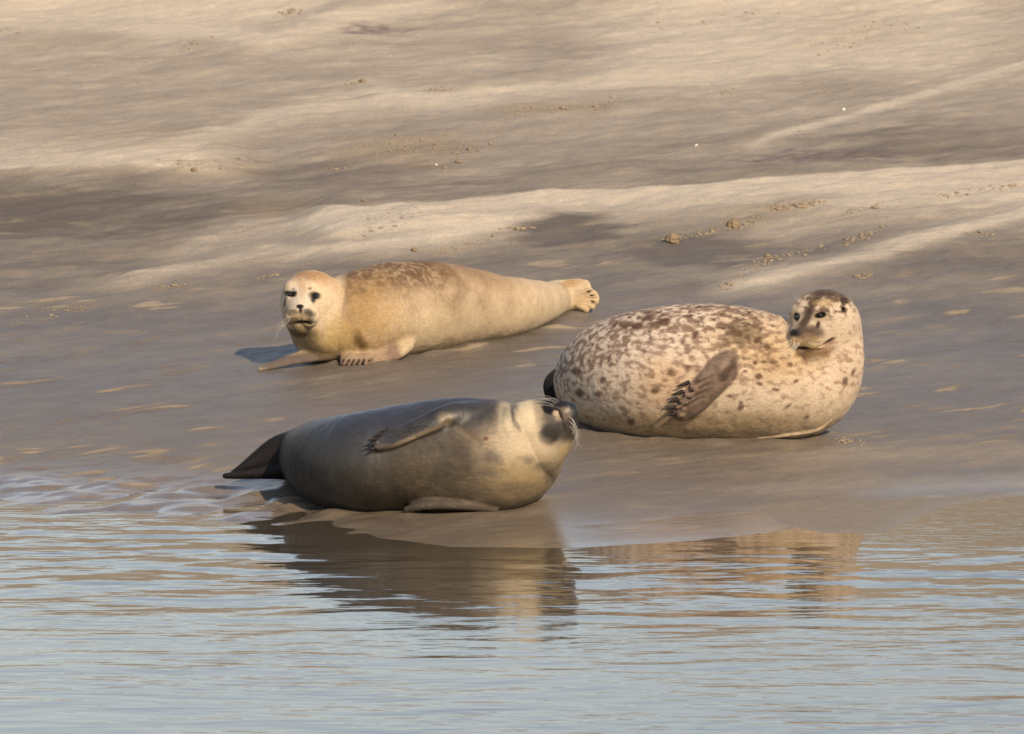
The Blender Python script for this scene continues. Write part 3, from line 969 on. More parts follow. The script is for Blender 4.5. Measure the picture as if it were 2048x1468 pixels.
# ---- right: the spotted seal on its side, looking back over its shoulder
def seal_spotted():
    S = Seal()
    S.body(BODY_SPOT + [(1608, 760, 108, 6, 0), (1640, 728, 88, 6, -0.02), (1652, 680, 74, 6, -0.03), (1655, 655, 68, 6, -0.04)], c=0.93, q=0.9)
    S.href = S.depth[-1]
    S.cone([(1648, 654, -0.04, 60), (1625, 664, -0.09, 46), (1606, 674, -0.14, 30)], 0.03)
    S.ball(1636, 688, -0.07, 44, 0.03); S.ball(1652, 642, -0.04, 63, 0.03); S.ball(1627, 634, -0.05, 48, 0.03)
    S.ball(1596, 681, -0.16, 17, 0.014); S.ball(1619, 684, -0.175, 18, 0.014)
    S.ball(1588, 667, -0.17, 9, 0.014)
    S.ball(1616, 703, -0.14, 20, 0.016); S.cone([(1612, 704, -.13, 17), (1640, 706, -.10, 24), (1662, 690, -.06, 30)], 0.02)
    S.ball(1604, 626, -0.07, 16, 0.04); S.ball(1644, 620, -0.10, 16, 0.04)
    # fore flipper laid along the flank
    base = Field(); base.ops = list(S.f.ops)
    S.blade([(1466, 716, 20, .04, -.035), (1446, 738, 27, .032, .002), (1415, 773, 26, .024, .012), (1387, 802, 25, .018, .012), (1366, 822, 19, .014, .010)], 0.022, base=base)
    dg = [((1392, 775), (1368, 768)), ((1382, 789), (1357, 785)), ((1373, 800), (1346, 800)), ((1366, 811), (1341, 815)), ((1364, 824), (1343, 829))]
    for a, b in dg:
        P = trace(base, [a, ((a[0] + b[0]) / 2 + 4, (a[1] + b[1]) / 2)])
        nn = grad(base, P, 0.02)
        S.f.add(Chain(P + nn * 0.014, [0.017, 0.012], 1), 0.008)
    for g in ([(1432, 750), (1372, 777)], [(1424, 766), (1360, 793)], [(1414, 782), (1352, 808)], [(1404, 796), (1352, 822)]):
        S.groove(g, 0.003, 0.0012, 0.012)
    # the lower flipper, pinned under the chest
    S.blade([(1660, 842, 4, .010, -.004), (1632, 860, 4.5, .009, 0), (1570, 870, 4, .008, .001), (1500, 877, 3, .006, .001)], 0.008, base=base, normal=(0.1, -0.5, 0.85))
    # hind flippers behind the rump
    t = S.depth[0] + 0.12
    S.blade([(1150, 760, 40, .05, 0), (1112, 770, 26, .04, .04), (1108, 800, 16, .03, .05), (1102, 840, 8, .02, .05)], 0.03, ref=t, normal=(-0.4, -0.9, 0))
    # folds
    S.groove([(1590, 692), (1604, 697), (1622, 699), (1640, 694), (1655, 685), (1667, 677)], 0.0032, 0, 0.005)
    S.groove([(1586, 669), (1590, 671)], 0.003); S.groove([(1598, 668), (1594, 672)], 0.003)
    S.groove([(1591, 674), (1592, 690)], 0.002, 0, .004)
    S.groove([(1588, 706), (1604, 722), (1628, 734), (1660, 738)], 0.005, 0.002, 0.02)
    S.f.cut(Chain([trace(S.f, [(1641, 630)])[0]], [0.012], 1), 0.012)
    S.f.cut(Chain([trace(S.f, [(1594, 634)])[0]], [0.012], 1), 0.012)
    S.f.cut(Chain([trace(S.f, [(1687, 618)])[0]], [0.006], 1), 0.006)
    S.build((1625, 655))
    V = S.V
    px, py = S.px, S.py
    W = V.copy()
    n1 = fbm3(W * 22, 3, 61); n2 = fbm3(W * np.array([26, 34, 46]), 3, 62, 0.42); n3 = fbm3(W * 6, 3, 63); n4 = fbm3(W * 85, 2, 64)
    n5 = noise3(W * np.array([40, 40, 52]), 65)
    S.col = np.tile(np.array([0.45, 0.365, 0.27]), (len(V), 1))
    S.col *= (1 + 0.12 * n3)[:, None]
    P = lambda *a, **k: S.paint(*a, nz=n1, **k)
    P(1280, 710, 190, 110, (0.47, 0.395, 0.325), .7, wob=.3, soft=.7, reach=.5)  # whiter rump and flank: sky sheen painted into the coat
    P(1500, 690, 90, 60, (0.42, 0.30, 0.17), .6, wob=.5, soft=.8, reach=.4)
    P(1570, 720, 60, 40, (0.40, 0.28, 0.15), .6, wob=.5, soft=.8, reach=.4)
    P(1400, 850, 260, 26, (0.30, 0.22, 0.12), .7, wob=.4, soft=.8, reach=.5)  # darker strip along the bottom: belly shade put into the coat colour
    P(1340, 770, 60, 50, (0.42, 0.27, 0.14), .55, ang=0, wob=.6, soft=.8, reach=.3)
    # the back is thickly spotted, the belly hardly at all
    top = np.interp(px, [1100, 1120, 1150, 1200, 1260, 1320, 1400, 1450, 1500, 1550, 1580], [770, 700, 662, 637, 622, 613, 607, 608, 615, 625, 632])
    dpt = py - top
    dens = smooth(250, 20, dpt + 60 * n3) * smooth(1620, 1500, px)
    dens = np.maximum(dens, 0.50 * smooth(1480, 1280, px) * smooth(880, 830, py))
    dens = np.maximum(dens, 0.16 * smooth(1560, 1500, px))
    mus = n2 + 0.35 * n1
    w = smooth(0.02 - 0.34 * dens, 0.62 - 0.34 * dens, mus + 0.10 * n4) * (0.38 + 0.42 * dens)
    dark = np.array([0.175, 0.105, 0.070])
    S.col += (dark - S.col) * np.clip(w, 0, 1)[:, None]
    blk = smooth(.30, .5, n5 + 0.3 * n1) * smooth(150, 20, dpt) * smooth(1130, 1220, px) * smooth(1600, 1500, px) * 0.55
    S.col += (np.array([0.05, 0.032, 0.026]) - S.col) * np.clip(blk, 0, 1)[:, None]
    P(1480, 668, 34, 24, (0.09, 0.06, 0.035), .6, wob=1.0, soft=.8, reach=.3)
    for a, b, rx, ry, an in [(1316, 648, 16, 7, 10), (1276, 652, 16, 7, 8), (1328, 642, 12, 6, 20), (1290, 637, 14, 5, 10), (1248, 648, 10, 6, 0), (1390, 667, 7, 5, 20), (1366, 682, 6, 5, 60),
                             (1341, 745, 9, 8, 0), (1534, 695, 6, 6, 0), (1528, 724, 6, 4, 0), (1547, 724, 8, 4, 10), (1517, 753, 6, 4.5, 0), (1519, 768, 7, 4, -15), (1460, 769, 8, 4, 15),
                             (1460, 792, 5, 3.5, 0), (1482, 815, 9, 5, 25), (1482, 806, 4, 3, 0), (1580, 730, 6, 5, 0), (1592, 762, 5, 3, 20), (1553, 779, 7, 3, 0), (1567, 797, 5, 3, 10),
                             (1614, 835, 7, 4, 35), (1690, 763, 5, 8, -20), (1706, 745, 4, 9, -20), (1513, 683, 6, 5, 20), (1376, 735, 8, 5, 0), (1310, 781, 8, 7, 0), (1197, 787, 7, 6, 0), (1263, 844, 8, 5, -20),
                             (1205, 760, 6, 5, 0), (1222, 728, 6, 5, 40), (1160, 785, 9, 8, 0), (1152, 742, 9, 7, 0), (1510, 725, 4, 4, 0), (1490, 742, 6, 3, 5), (1575, 812, 8, 3, 30)]:
        P(a, b, rx, ry, (0.115, 0.062, 0.04), .75, ang=an, wob=.9, soft=.7, reach=.06)
    # flipper
    fl = S.f.ops
    bl = [p for o, p, k in fl if isinstance(p, Blade)]
    dF = bl[0].eval(V)
    w = smooth(0.010, 0.002, dF) * smooth(1500, 1466, px + 30 * n1)
    S.col += (np.array([0.185, 0.13, 0.098]) * (1 + .55 * n1)[:, None] - S.col) * (0.92 * w)[:, None]
    P(1452, 745, 8, 30, (0.07, 0.042, 0.028), .7, ang=-38, wob=.6, soft=.6)
    P(1420, 765, 12, 26, (0.17, 0.125, 0.095), .5, ang=-40, wob=.6, soft=.8)
    dF = bl[2].eval(V)
    S.col += (np.array([0.05, 0.045, 0.045]) - S.col) * (smooth(0.02, 0.004, dF) * smooth(1120, 1108, px))[:, None]  # hind flipper behind the rump: its shade is painted as dark colour
    # head
    spk = smooth(-0.25, 0.22, n2 + 0.4 * n4) * smooth(1.25, 0.6, np.hypot((px - 1655) / 66, (py - 606) / 34)) * .85
    S.col += (np.array([0.13, 0.08, 0.055]) - S.col) * spk[:, None]
    P(1650, 584, 50, 12, (0.10, 0.065, 0.05), .8, wob=.7, soft=.7, reach=.2)
    P(1628, 604, 14, 8, (0.08, 0.055, 0.04), .6, ang=40, wob=.9); P(1690, 602, 9, 7, (0.06, 0.04, 0.03), .8, wob=.7)
    P(1612, 640, 9, 44, (0.085, 0.06, 0.045), .92, ang=-24, wob=.4, soft=.6)
    P(1606, 665, 26, 16, (0.105, 0.075, 0.06), .9, ang=-10, wob=.5, soft=.6)
    P(1628, 663, 20, 12, (0.12, 0.085, 0.065), .8, wob=.5, soft=.7)
    P(1642, 634, 17, 9, (0.36, 0.28, 0.17), .7, ang=10, wob=.3, soft=.4)
    P(1588, 634, 9, 18, (0.36, 0.29, 0.18), .8, ang=-10, wob=.2, soft=.4)
    P(1648, 607, 20, 8, (0.34, 0.24, 0.13), .6, wob=1.0)
    dk = (0.012, 0.009, 0.009)
    P(1641, 630, 12, 6, dk, 1, ang=12, soft=.3); P(1593, 634, 5.5, 9, dk, 1, ang=8, soft=.3)
    P(1636, 649, 3.5, 7, (0.05, 0.03, 0.025), .9, ang=-15, wob=.4)
    P(1687, 618, 4.5, 6, (0.035, 0.022, 0.018), 1, ang=10)
    P(1588, 666, 9, 8, (0.03, 0.024, 0.022), .95, soft=.4)
    P(1618, 681, 18, 12, (0.24, 0.165, 0.08), .75, wob=.4, soft=.6)
    P(1588, 684, 14, 9, (0.46, 0.34, 0.17), .8, wob=.3, soft=.6)
    P(1630, 692, 26, 6, (0.38, 0.28, 0.13), .7, ang=12, wob=.5)
    P(1606, 696, 14, 3.2, (0.05, 0.028, 0.018), .95); P(1632, 699, 18, 2.4, (0.06, 0.035, 0.02), .85, ang=8); P(1659, 681, 12, 3.2, (0.045, 0.025, 0.018), .95, ang=28)
    P(1625, 708, 34, 7, (0.19, 0.115, 0.055), .8, wob=.5, ang=5); P(1655, 700, 16, 6, (0.20, 0.12, 0.06), .55, wob=.8, ang=25)
    P(1640, 718, 34, 7, (0.33, 0.25, 0.15), .5, wob=.5)
    fr = smooth(1560, 1640, px) * smooth(800, 760, py) * smooth(-0.05, 0.35, n2 + .3 * n1) * 0.5 * smooth(640, 680, py)
    S.col += (np.array([0.28, 0.17, 0.11]) - S.col) * fr[:, None]
    S.col *= (1 + 0.09 * n4 + 0.08 * n1)[:, None]
    gl = smooth(30, 10, np.hypot(px - 1592, py - 668)) * .8 + .5 * smooth(0.012, 0.002, bl[0].eval(V))
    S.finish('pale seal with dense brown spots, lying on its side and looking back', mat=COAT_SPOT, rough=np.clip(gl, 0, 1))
    S.eye(1641, 630, 7.2, 0.35, EYE, .75); S.eye(1594, 634, 6.5, 0.45, EYE, 1.0)
    for a, b in [((1370, 767), (1350, 774)), ((1358, 785), (1340, 791)), ((1349, 800), (1332, 806)), ((1345, 815), (1329, 820)), ((1348, 828), (1333, 832))]:
        S.claw(a, b, 0.012, CLAW, 0.009)
    ws = []
    for i in range(7):
        ws.append(((1588 + 2.2 * i, 684 + 1.4 * (i % 3)), (1578 + 1.2 * i, 698 + 2 * i), (1558 + 4.6 * i, 708 + 2.6 * i), .04))
    for i in range(4):
        ws.append(((1584, 680 + 3 * i), (1572, 684 + 4 * i), (1561, 690 + 6 * i), .02))
    for i in range(5):
        ws.append(((1616 + 3 * i, 684 + i), (1626 + 4 * i, 690 - i), (1642 + 4 * i, 690 - 3 * i), .05))
    S.whiskers(ws, WHISK, 0.00055)
    return S

# ---- front: the dark seal at the water's edge, rolled on its side with its snout in the air
def seal_dark():
    S = Seal()
    S.body(BODY_DARK + [(1056, 882, 80, 6, -0.0), (1084, 864, 66, 6, 0)], c=0.93, q=0.95)
    S.href = S.depth[-1]
    S.cone([(1085, 862, 0, 62), (1108, 842, -0.03, 44), (1124, 834, -0.04, 32)], 0.03)
    S.ball(1137, 823, -0.045, 19, 0.010); S.ball(1140, 845, -0.055, 17, 0.010)
    S.cone([(1098, 858, -.07, 38), (1113, 834, -.085, 17)], 0.014)
    S.ball(1147, 814, -0.03, 8, 0.010)
    base = Field(); base.ops = list(S.f.ops)
    S.blade([(940, 814, 26, .04, -.03), (905, 828, 27, .036, -.002), (872, 844, 24, .030, .012), (835, 861, 21, .024, .018), (790, 879, 20, .020, .018), (760, 889, 15, .016, .016)], 0.018, base=base)
    dg = [((788, 868), (770, 860)), ((776, 874), (757, 869)), ((767, 881), (748, 879)), ((762, 889), (742, 889)), ((762, 895), (744, 898))]
    for a, b in dg:
        P = trace(base, [a, ((a[0] + b[0]) / 2 + 4, (a[1] + b[1]) / 2)])
        nn = grad(base, P, 0.02)
        S.f.add(Chain(P + nn * 0.013, [0.012, 0.009], 1), 0.008)
    for g in ([(850, 852), (778, 864)], [(842, 860), (766, 875)], [(836, 866), (758, 884)], [(830, 872), (753, 892)]):
        S.groove(g, 0.003, 0.001, 0.008)
    S.blade([(988, 1018, 7, .012, .0), (945, 1009, 11, .020, .004), (900, 1003, 13, .020, .012), (850, 1002, 12, .018, .020), (816, 1009, 7, .012, .024)], 0.014, base=base, normal=(0, -0.6, 0.8))
    # hind flippers held off the sand, soles together
    t = S.depth[1]
    S.blade([(612, 902, 46, .06, .02), (565, 904, 36, .05, .02), (522, 918, 21, .03, .01), (488, 934, 10, .018, 0), (464, 946, 4, .010, 0)], 0.02, ref=t, normal=(0.1, -0.95, 0.25))
    S.blade([(612, 930, 36, .06, -.02), (565, 940, 19, .04, -.03), (520, 946, 12, .024, -.04), (480, 950, 8, .018, -.04), (450, 952, 5, .012, -.04)], 0.012, ref=t, normal=(0.1, -0.75, 0.6))
    # folds
    S.groove([(1109, 815), (1119, 821), (1125, 834), (1127, 848), (1132, 864)], 0.005, 0, 0.006)
    S.groove([(1024, 806), (1023, 822), (1025, 838), (1036, 852)], 0.005, 0.001, 0.02)
    S.groove([(1006, 812), (1000, 840), (1010, 880)], 0.005, 0.001, 0.03)
    S.groove([(1096, 815), (1104, 818)], 0.004, 0, .006)
    S.groove([(575, 872), (562, 900), (560, 925), (572, 950)], 0.006, 0.001, 0.02)
    S.groove([(895, 850), (925, 866), (955, 885)], 0.006, 0.002, 0.03)
    S.groove([(1140, 822), (1146, 826)], .002)
    S.build((1115, 840))
    V = S.V
    px, py = S.px, S.py
    n1 = fbm3(V * 20, 4, 71); n2 = fbm3(V * 50, 3, 72); n3 = fbm3(V * 6, 3, 73); n4 = fbm3(V * 95, 2, 74)
    nb = fbm3(V * np.array([26, 40, 100]), 3, 75)
    S.col = np.tile(np.array([0.105, 0.095, 0.082]), (len(V), 1))
    P = lambda *a, **k: S.paint(*a, nz=n1, **k)
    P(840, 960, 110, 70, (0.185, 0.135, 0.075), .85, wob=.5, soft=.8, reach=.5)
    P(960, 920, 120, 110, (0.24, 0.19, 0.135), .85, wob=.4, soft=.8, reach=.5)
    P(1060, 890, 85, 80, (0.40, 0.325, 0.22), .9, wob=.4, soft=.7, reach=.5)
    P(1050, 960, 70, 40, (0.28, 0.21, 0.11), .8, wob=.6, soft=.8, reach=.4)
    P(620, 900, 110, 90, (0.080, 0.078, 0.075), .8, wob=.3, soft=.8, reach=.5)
    P(760, 840, 160, 34, (0.075, 0.078, 0.088), .8, wob=.4, soft=.8, reach=.5)  # blue-grey on the back, here and below: sky reflection painted in
    P(920, 815, 90, 24, (0.07, 0.072, 0.08), .8, wob=.5, soft=.8, reach=.5)
    P(950, 825, 50, 30, (0.075, 0.068, 0.06), .6, wob=.7, soft=.8, reach=.5)
    P(715, 965, 90, 50, (0.085, 0.072, 0.055), .7, wob=.6, soft=.8, reach=.4)
    P(770, 1005, 60, 26, (0.04, 0.03, 0.022), .7, wob=.7, soft=.8, reach=.4)  # dark lower rump: shaded underside painted into the coat
    for a, b, rx, ry, k in [(905, 935, 40, 14, .6), (915, 905, 30, 24, .5), (985, 915, 22, 12, .7), (975, 945, 26, 10, .5), (1060, 918, 14, 9, .7), (1085, 935, 14, 10, .7), (1100, 955, 12, 10, .6), (880, 960, 30, 14, .45), (1030, 975, 30, 12, .5), (845, 900, 26, 20, .4)]:
        P(a, b, rx, ry, (0.10, 0.088, 0.075), k*.8, wob=1.0, soft=.7, reach=.2)
    P(971, 877, 5, 4, (0.20, 0.09, 0.05), .9, wob=.4)
    P(935, 868, 45, 6, (0.30, 0.23, 0.14), .7, ang=-28, wob=.5, soft=.7)
    # head
    P(1012, 835, 16, 40, (0.42, 0.36, 0.25), .6, ang=5, wob=.4, soft=.5, reach=.15)
    P(1025, 826, 3.5, 20, (0.10, 0.088, 0.085), .8, ang=6, wob=.4, soft=.7); P(1034, 850, 5, 14, (0.16, .13, .11), .6, ang=30, wob=.5)  # neck crease: shade of the fold painted dark over the groove
    P(1054, 825, 20, 34, (0.48, 0.40, 0.27), .85, ang=8, wob=.3, soft=.5, reach=.15)
    P(1076, 832, 7, 36, (0.26, 0.205, 0.14), .5, ang=10, wob=.6, soft=.7)
    P(1122, 838, 34, 46, (0.135, 0.115, 0.095), .97, ang=12, wob=.35, soft=.3, reach=.25)
    P(1102, 866, 19, 24, (0.085, 0.075, 0.065), .95, ang=-28, wob=.35, soft=.4, reach=.2)  # grey chin patch, also painted as shading between muzzle and throat
    P(1096, 818, 14, 9, (0.022, 0.019, 0.02), 1, ang=-35, wob=.3, soft=.3)  # black by the eye and mouth corner: shadow there put into colour
    P(1120, 805, 34, 9, (0.035, 0.031, 0.031), 1, ang=2, wob=.3, soft=.35, reach=.2)
    P(1151, 840, 8, 34, (0.04, 0.034, 0.034), .95, ang=-4, wob=.3, soft=.5, reach=.2)
    P(1134, 821, 6, 4.5, (0.30, 0.25, 0.18), .8, ang=35, wob=.4); P(1137, 836, 5, 7, (0.22, 0.175, 0.125), .7, ang=-10, wob=.4)
    P(1113, 827, 7.5, 6, (0.36, 0.285, 0.20), .9, ang=-30, wob=.4, soft=.5); P(1116, 838, 6, 5, (0.30, 0.235, 0.16), .7, wob=.5)
    P(1122, 830, 3.0, 11, (0.06, 0.02, 0.014), 1, ang=24, wob=.1, soft=.35); P(1129, 853, 3, 14, (0.035, 0.02, 0.016), .95, ang=10, wob=.2, soft=.4)
    P(1112, 818, 10, 2.2, (0.03, 0.018, 0.015), .9, ang=-18)
    P(1139, 858, 13, 24, (0.075, 0.063, 0.055), .9, ang=-8, wob=.3, soft=.5, reach=.2)
    P(1104, 866, 20, 24, (0.06, 0.053, 0.046), .9, ang=-28, wob=.35, soft=.4, reach=.2)
    P(1147, 813, 7.5, 8, (0.008, 0.007, 0.008), 1, soft=.35)
    P(1128, 905, 11, 20, (0.36, 0.27, 0.14), .7, ang=-20, wob=.6, soft=.7)
    P(1070, 895, 30, 18, (0.44, 0.36, 0.25), .5, wob=.7, soft=.8)
    bl = [p for o, p, k in S.f.ops if isinstance(p, Blade)]
    w = smooth(0.010, 0.002, bl[0].eval(V)) * smooth(925, 895, px)
    S.col += (np.array([0.085, 0.074, 0.068]) * (1 + .4 * n1)[:, None] - S.col) * (0.9 * w)[:, None]
    P(832, 874, 60, 6, (0.34, 0.26, 0.17), .85, ang=24, wob=.5, soft=.7); P(765, 893, 20, 6, (0.20, 0.145, 0.09), .7, wob=.6)  # first mark: sunlit lower edge of the flipper, painted in
    P(893, 836, 14, 12, (0.36, 0.29, 0.18), .8, wob=.8, soft=.6)
    w = smooth(0.010, 0.002, bl[1].eval(V))
    S.col += (np.array([0.15, 0.118, 0.088]) * (1 + .3 * n1)[:, None] - S.col) * (0.8 * w)[:, None]
    for q in (2, 3):
        w = smooth(0.012, 0.002, bl[q].eval(V)) * smooth(585, 560, px)
        S.col += (np.array([0.045, 0.038, 0.038]) - S.col) * (0.95 * w)[:, None]
    S.col *= (0.70 + 0.30 * smooth(900, 1040, px))[:, None]  # tail half darker: grey fur, plus its less lit side put into colour
    # wet combed fur: fine streaks and grains of sand
    S.col *= (1 + 0.22 * nb * smooth(1080, 980, px) * smooth(640, 700, px) + 0.10 * n1 + 0.10 * n4)[:, None]
    sp = smooth(.62, .7, noise3(V * 170, 77)) * .3 * smooth(880, 980, py) * smooth(1100, 1000, px)
    S.col += (np.array([0.42, 0.34, 0.22]) - S.col) * sp[:, None]
    gl = 0.5 * smooth(950, 760, px) * smooth(590, 680, px) + 0.35 * smooth(880, 820, py) * smooth(1000, 940, px) + .12 + .5 * smooth(20, 8, np.hypot(px - 1147, py - 814))
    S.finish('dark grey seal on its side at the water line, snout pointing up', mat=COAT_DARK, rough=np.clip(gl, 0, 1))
    for a, b in [((770, 861), (757, 865)), ((758, 869), (746, 874)), ((749, 878), (734, 881)), ((744, 888), (729, 892)), ((747, 897), (733, 903))]:
        S.claw(a, b, 0.010, CLAW, 0.008)
    S.eye(1095, 817, 5, 0.6, EYE, .6)
    ws = []
    for a, m, b in [((1116, 806), (1090, 796), (1058, 794)), ((1112, 808), (1082, 797), (1044, 800)), ((1108, 811), (1080, 803), (1052, 806)), ((1118, 804), (1098, 793), (1072, 789)), ((1105, 813), (1082, 810), (1062, 815))]:
        ws.append((a, m, b, .03))
    for i in range(11):
        ws.append(((1138 + (i % 4) * 3, 832 + 2.4 * i), (1150 + (i % 3) * 3, 852 + 2.6 * i), (1143 + ((i * 3) % 7) * 3.4, 868 + 3 * i), .03))
    S.whiskers(ws, WHISK, 0.00032)
    return S

S1 = seal_tan()
S2 = seal_spotted()
S3 = seal_dark()

# ------------------------------------------------------------------ small things on the sand
def lump(seed, sub=2, rough=0.35, flat=0.8):
    t = (1 + 5 ** .5) / 2
    V = np.array([[-1, t, 0], [1, t, 0], [-1, -t, 0], [1, -t, 0], [0, -1, t], [0, 1, t], [0, -1, -t], [0, 1, -t], [t, 0, -1], [t, 0, 1], [-t, 0, -1], [-t, 0, 1]], float)
    Fc = [[0, 11, 5], [0, 5, 1], [0, 1, 7], [0, 7, 10], [0, 10, 11], [1, 5, 9], [5, 11, 4], [11, 10, 2], [10, 7, 6], [7, 1, 8], [3, 9, 4], [3, 4, 2], [3, 2, 6], [3, 6, 8], [3, 8, 9], [4, 9, 5], [2, 4, 11], [6, 2, 10], [8, 6, 7], [9, 8, 1]]
    V = V / np.linalg.norm(V, axis=1)[:, None]
    for _ in range(sub):
        mid, nf = {}, []
        V = list(V)
        def m(a, b):
            k = (min(a, b), max(a, b))
            if k not in mid:
                q = V[a] + V[b]; V.append(q / np.linalg.norm(q)); mid[k] = len(V) - 1
            return mid[k]
        for a, b, c in Fc:
            x, y, z = m(a, b), m(b, c), m(c, a)
            nf += [[a, x, z], [b, y, x], [c, z, y], [x, y, z]]
        V, Fc = np.array(V), nf
    V = np.array(V)
    V = V * (1 + rough * fbm3(V * 1.6 + seed * 7.7, 3, seed))[:, None]
    V[:, 2] *= flat
    return V, np.array(Fc)

CLOD = plain('crumbled_sand', (0.185, 0.142, 0.09), 0.9, 0.1)
CRUMB = plain('sand_crumb', (0.225, 0.178, 0.118), 0.9, 0.1)
SHELL = plain('bleached_shell', (0.55, 0.52, 0.47), 0.6, 0.3)

def clod(px, py, r, label, seed, flat=0.8):
    p = on_ground(px, py)
    d = (p - CAM) @ FWD
    V, Fc = lump(seed, 3, 0.45, flat)
    V = V * (r * d / F)
    V[:, 2] += r * d / F * 0.35
    o = mesh_obj('sand_clod', V + p, Fc, CLOD, None, True, p)
    return tag(o, label, 'sand clod', 'sand clods on the bank')

clod(1345, 484, 15, 'large round sand clod below the pale ridge, left of the two biggest', 1)
clod(1467, 454, 12, 'large upright sand clod below the pale ridge, right of the two biggest', 2, 1.0)
clod(938, 300, 5, 'small dark sand clod high on the bank, upper of a close pair', 3)
clod(916, 326, 6.5, 'dark sand clod high on the bank, lower of a close pair', 4)
clod(725, 164, 6, 'lone sand clod near the top of the bank, left of centre', 5)
clod(388, 341, 6, 'dark brown sand clod on the left above the dark wet hollow', 6)
clod(1535, 514, 6, 'dark sand clod at the left end of a crumb trail above the spotted seal', 7)
clod(828, 502, 6, 'dark sand clod just behind the back of the tan seal', 8)
clod(727, 403, 5, 'small dark clod at the left end of the pale ridge', 9, .6)

def shell(px, py, r, label, seed, stretch=1.0):
    p = on_ground(px, py)
    s = r * ((p - CAM) @ FWD) / F
    nu, nv = 28, 8
    V = [[0, 0, 0.35 * s]]
    for j in range(1, nv + 1):
        for i in range(nu):
            a = 2 * math.pi * i / nu
            k = j / nv
            rad = s * k * (1 + 0.07 * math.cos(a * 9)) * (0.82 + 0.18 * math.cos(a))
            V.append([rad * math.cos(a) * stretch, rad * math.sin(a), s * 0.55 * (1 - k * k) * (1 + 0.10 * math.cos(9 * a) * k) + 0.001])
    Fc = [[0, 0, 1 + (i + 1) % nu, 1 + i] for i in range(0)]
    for j in range(nv - 1):
        for i in range(nu):
            Fc.append([1 + j * nu + i, 1 + (j + 1) * nu + i, 1 + (j + 1) * nu + (i + 1) % nu, 1 + j * nu + (i + 1) % nu])
    a = seed * 1.3
    V = np.array(V)
    # stand it on edge a little, domed side to the lens
    c, sn = math.cos(a), math.sin(a)
    V[:, :2] = V[:, :2] @ np.array([[c, sn], [-sn, c]])
    V = V @ np.array([[1, 0, 0], [0, .77, .64], [0, -.64, .77]])
    V[:, 2] += 0.45 * s
    o = mesh_obj('shell', V + p, Fc, SHELL, None, True, p)
    return tag(o, label, 'shell', 'shells on the bank')

shell(1687, 221, 4.5, 'white rounded shell high on the bank at the upper right', 1)
shell(873, 331, 3, 'small white shell beside the dark crumbs on the upper bank', 2)
shell(1393, 291, 2.2, 'thin bluish white shell lying just above the dark weed streaks', 3, 2.4)

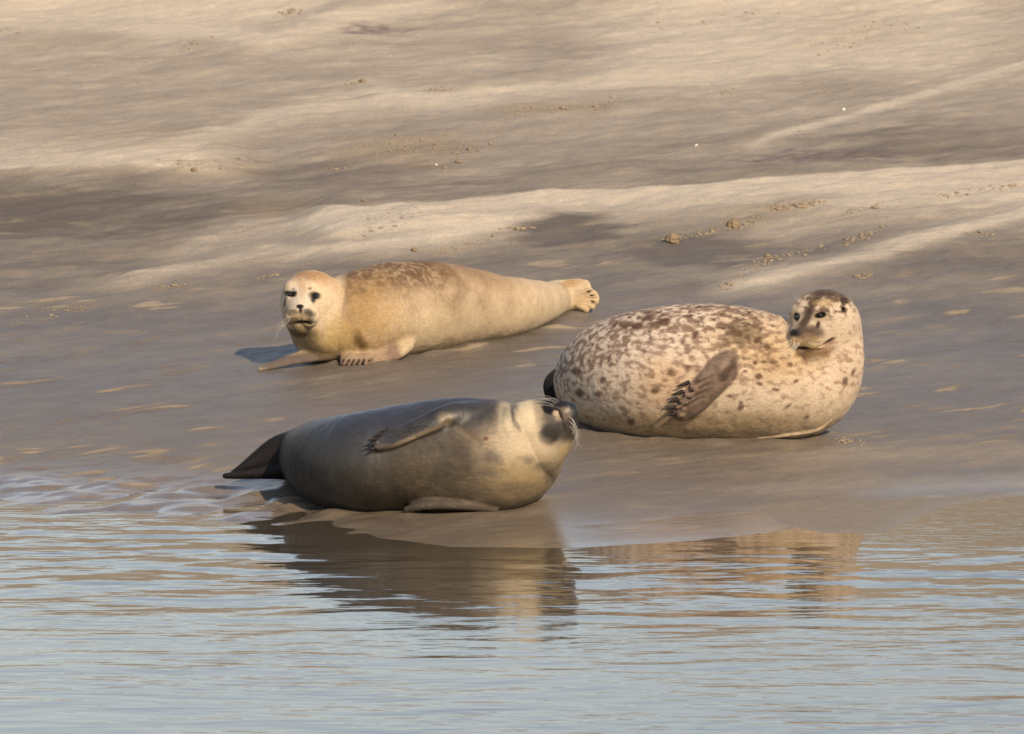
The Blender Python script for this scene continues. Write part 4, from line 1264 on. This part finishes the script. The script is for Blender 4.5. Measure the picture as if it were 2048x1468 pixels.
# loose crumbs turned up by worms and flippers: too many and too small to tell apart
TRAILS = [([(1010, 230), (1120, 220), (1240, 206)], 150, 9, 3.0), ([(700, 310), (780, 285), (850, 300), (900, 285), (960, 290)], 190, 24, 2.6), ([(640, 335), (700, 340)], 20, 8, 2.4),
          ([(330, 320), (420, 330), (520, 328)], 70, 12, 2.6), ([(1530, 418), (1590, 410), (1640, 405)], 110, 7, 3.4), ([(1320, 482), (1400, 468), (1440, 455), (1515, 440)], 130, 8, 3.2),
          ([(1690, 490), (1730, 470), (1775, 455)], 90, 8, 3.2), ([(1500, 540), (1560, 512), (1640, 497)], 110, 6, 3.0), ([(1880, 395), (1920, 388), (2040, 370)], 60, 7, 2.6),
          ([(700, 480), (830, 425)], 50, 10, 2.4), ([(850, 510), (930, 492), (1010, 462)], 70, 7, 2.8), ([(740, 440), (830, 410)], 40, 8, 2.2), ([(1010, 460), (1070, 455)], 40, 8, 2.8),
          ([(20, 640), (90, 610), (160, 600)], 50, 22, 2.0), ([(300, 580), (350, 572), (390, 568)], 60, 6, 3.0), ([(520, 556), (560, 548)], 40, 5, 3.0), ([(110, 630), (170, 618)], 30, 8, 2.6),
          ([(1640, 110), (1720, 70), (1800, 40)], 130, 24, 2.2), ([(1250, 55), (1400, 40), (1560, 30)], 70, 16, 2.0), ([(560, 30), (600, 20)], 40, 8, 2.8), ([(230, 118), (270, 112), (290, 150), (240, 165)], 12, 12, 2.8),
          ([(380, 90), (400, 78)], 30, 12, 2.4), ([(1670, 885), (1700, 880), (1725, 890)], 50, 8, 3.0), ([(1710, 555), (1745, 545)], 40, 7, 3.0), ([(1480, 545), (1450, 575)], 40, 9, 2.8), ([(1700, 425), (1780, 410)], 40, 8, 2.4),
          ([(1930, 470), (1990, 468)], 30, 6, 2.4), ([(850, 180), (900, 182)], 40, 5, 2.4), ([(690, 172), (730, 162)], 30, 6, 2.6), ([(1600, 260), (1640, 180), (1700, 176)], 50, 5, 2.2), ([(900, 330), (1020, 255)], 40, 10, 2.4),
          ([(0, 62), (40, 60)], 30, 8, 2.2), ([(1440, 190), (1460, 180)], 20, 5, 3), ([(700, 700), (900, 720), (1000, 740)], 0, 1, 1)]
shapes = [lump(20 + k, 1, 0.8, 0.62) for k in range(9)]
CV, CF, off = [], [], 0
pts = []
for line, cnt, spread, size in TRAILS:
    xs = np.array([q[0] for q in line], float); ys = np.array([q[1] for q in line], float)
    s = rng.random(cnt) * (len(line) - 1)
    k = np.arange(len(line))
    clump = np.round(s * 5) / 5
    s = np.clip(np.where(rng.random(cnt) < .6, clump + rng.normal(0, .04, cnt), s), 0, len(line) - 1)
    X0 = np.interp(s, k, xs) + rng.normal(0, spread * 1.2, cnt); Y0 = np.interp(s, k, ys) + rng.normal(0, spread * .45, cnt)
    R = size * rng.lognormal(-0.65, 0.5, cnt)
    pts += list(zip(X0, Y0, R))
pts = np.array(pts)
# drop the rays on the sand together
D = FWD[None] + RGT[None] * ((pts[:, 0:1] - 1024) / F) + UPV[None] * ((734 - pts[:, 1:2]) / F)
lo, hi = np.full(len(pts), 15.0), np.full(len(pts), 80.0)
for _ in range(22):
    mid = (lo + hi) / 2
    P = CAM + D * mid[:, None]
    hh = ground_h(P[:, 0], P[:, 1])[0]
    up = P[:, 2] > hh
    lo = np.where(up, mid, lo); hi = np.where(up, hi, mid)
for i in range(len(pts)):
    V, Fc = shapes[i % 9]
    r = min(pts[i, 2], 7) * lo[i] / F
    a = rng.random() * 6.28
    c, sn = math.cos(a), math.sin(a)
    Q = (V * np.array([1.0 + rng.random() * .9, 1.0, 1.0])) @ np.array([[c, sn, 0], [-sn, c, 0], [0, 0, 1]]) * r
    Q = Q + CAM + D[i] * lo[i]
    Q[:, 2] += r * .15
    CV.append(Q); CF.append(Fc + off); off += len(Q)
crumbs = mesh_obj('sand_crumbs', np.vstack(CV), np.vstack(CF), CRUMB)
tag(crumbs, 'loose golden brown crumbs of sand in trails over the bank', 'sand crumbs', kind='stuff')
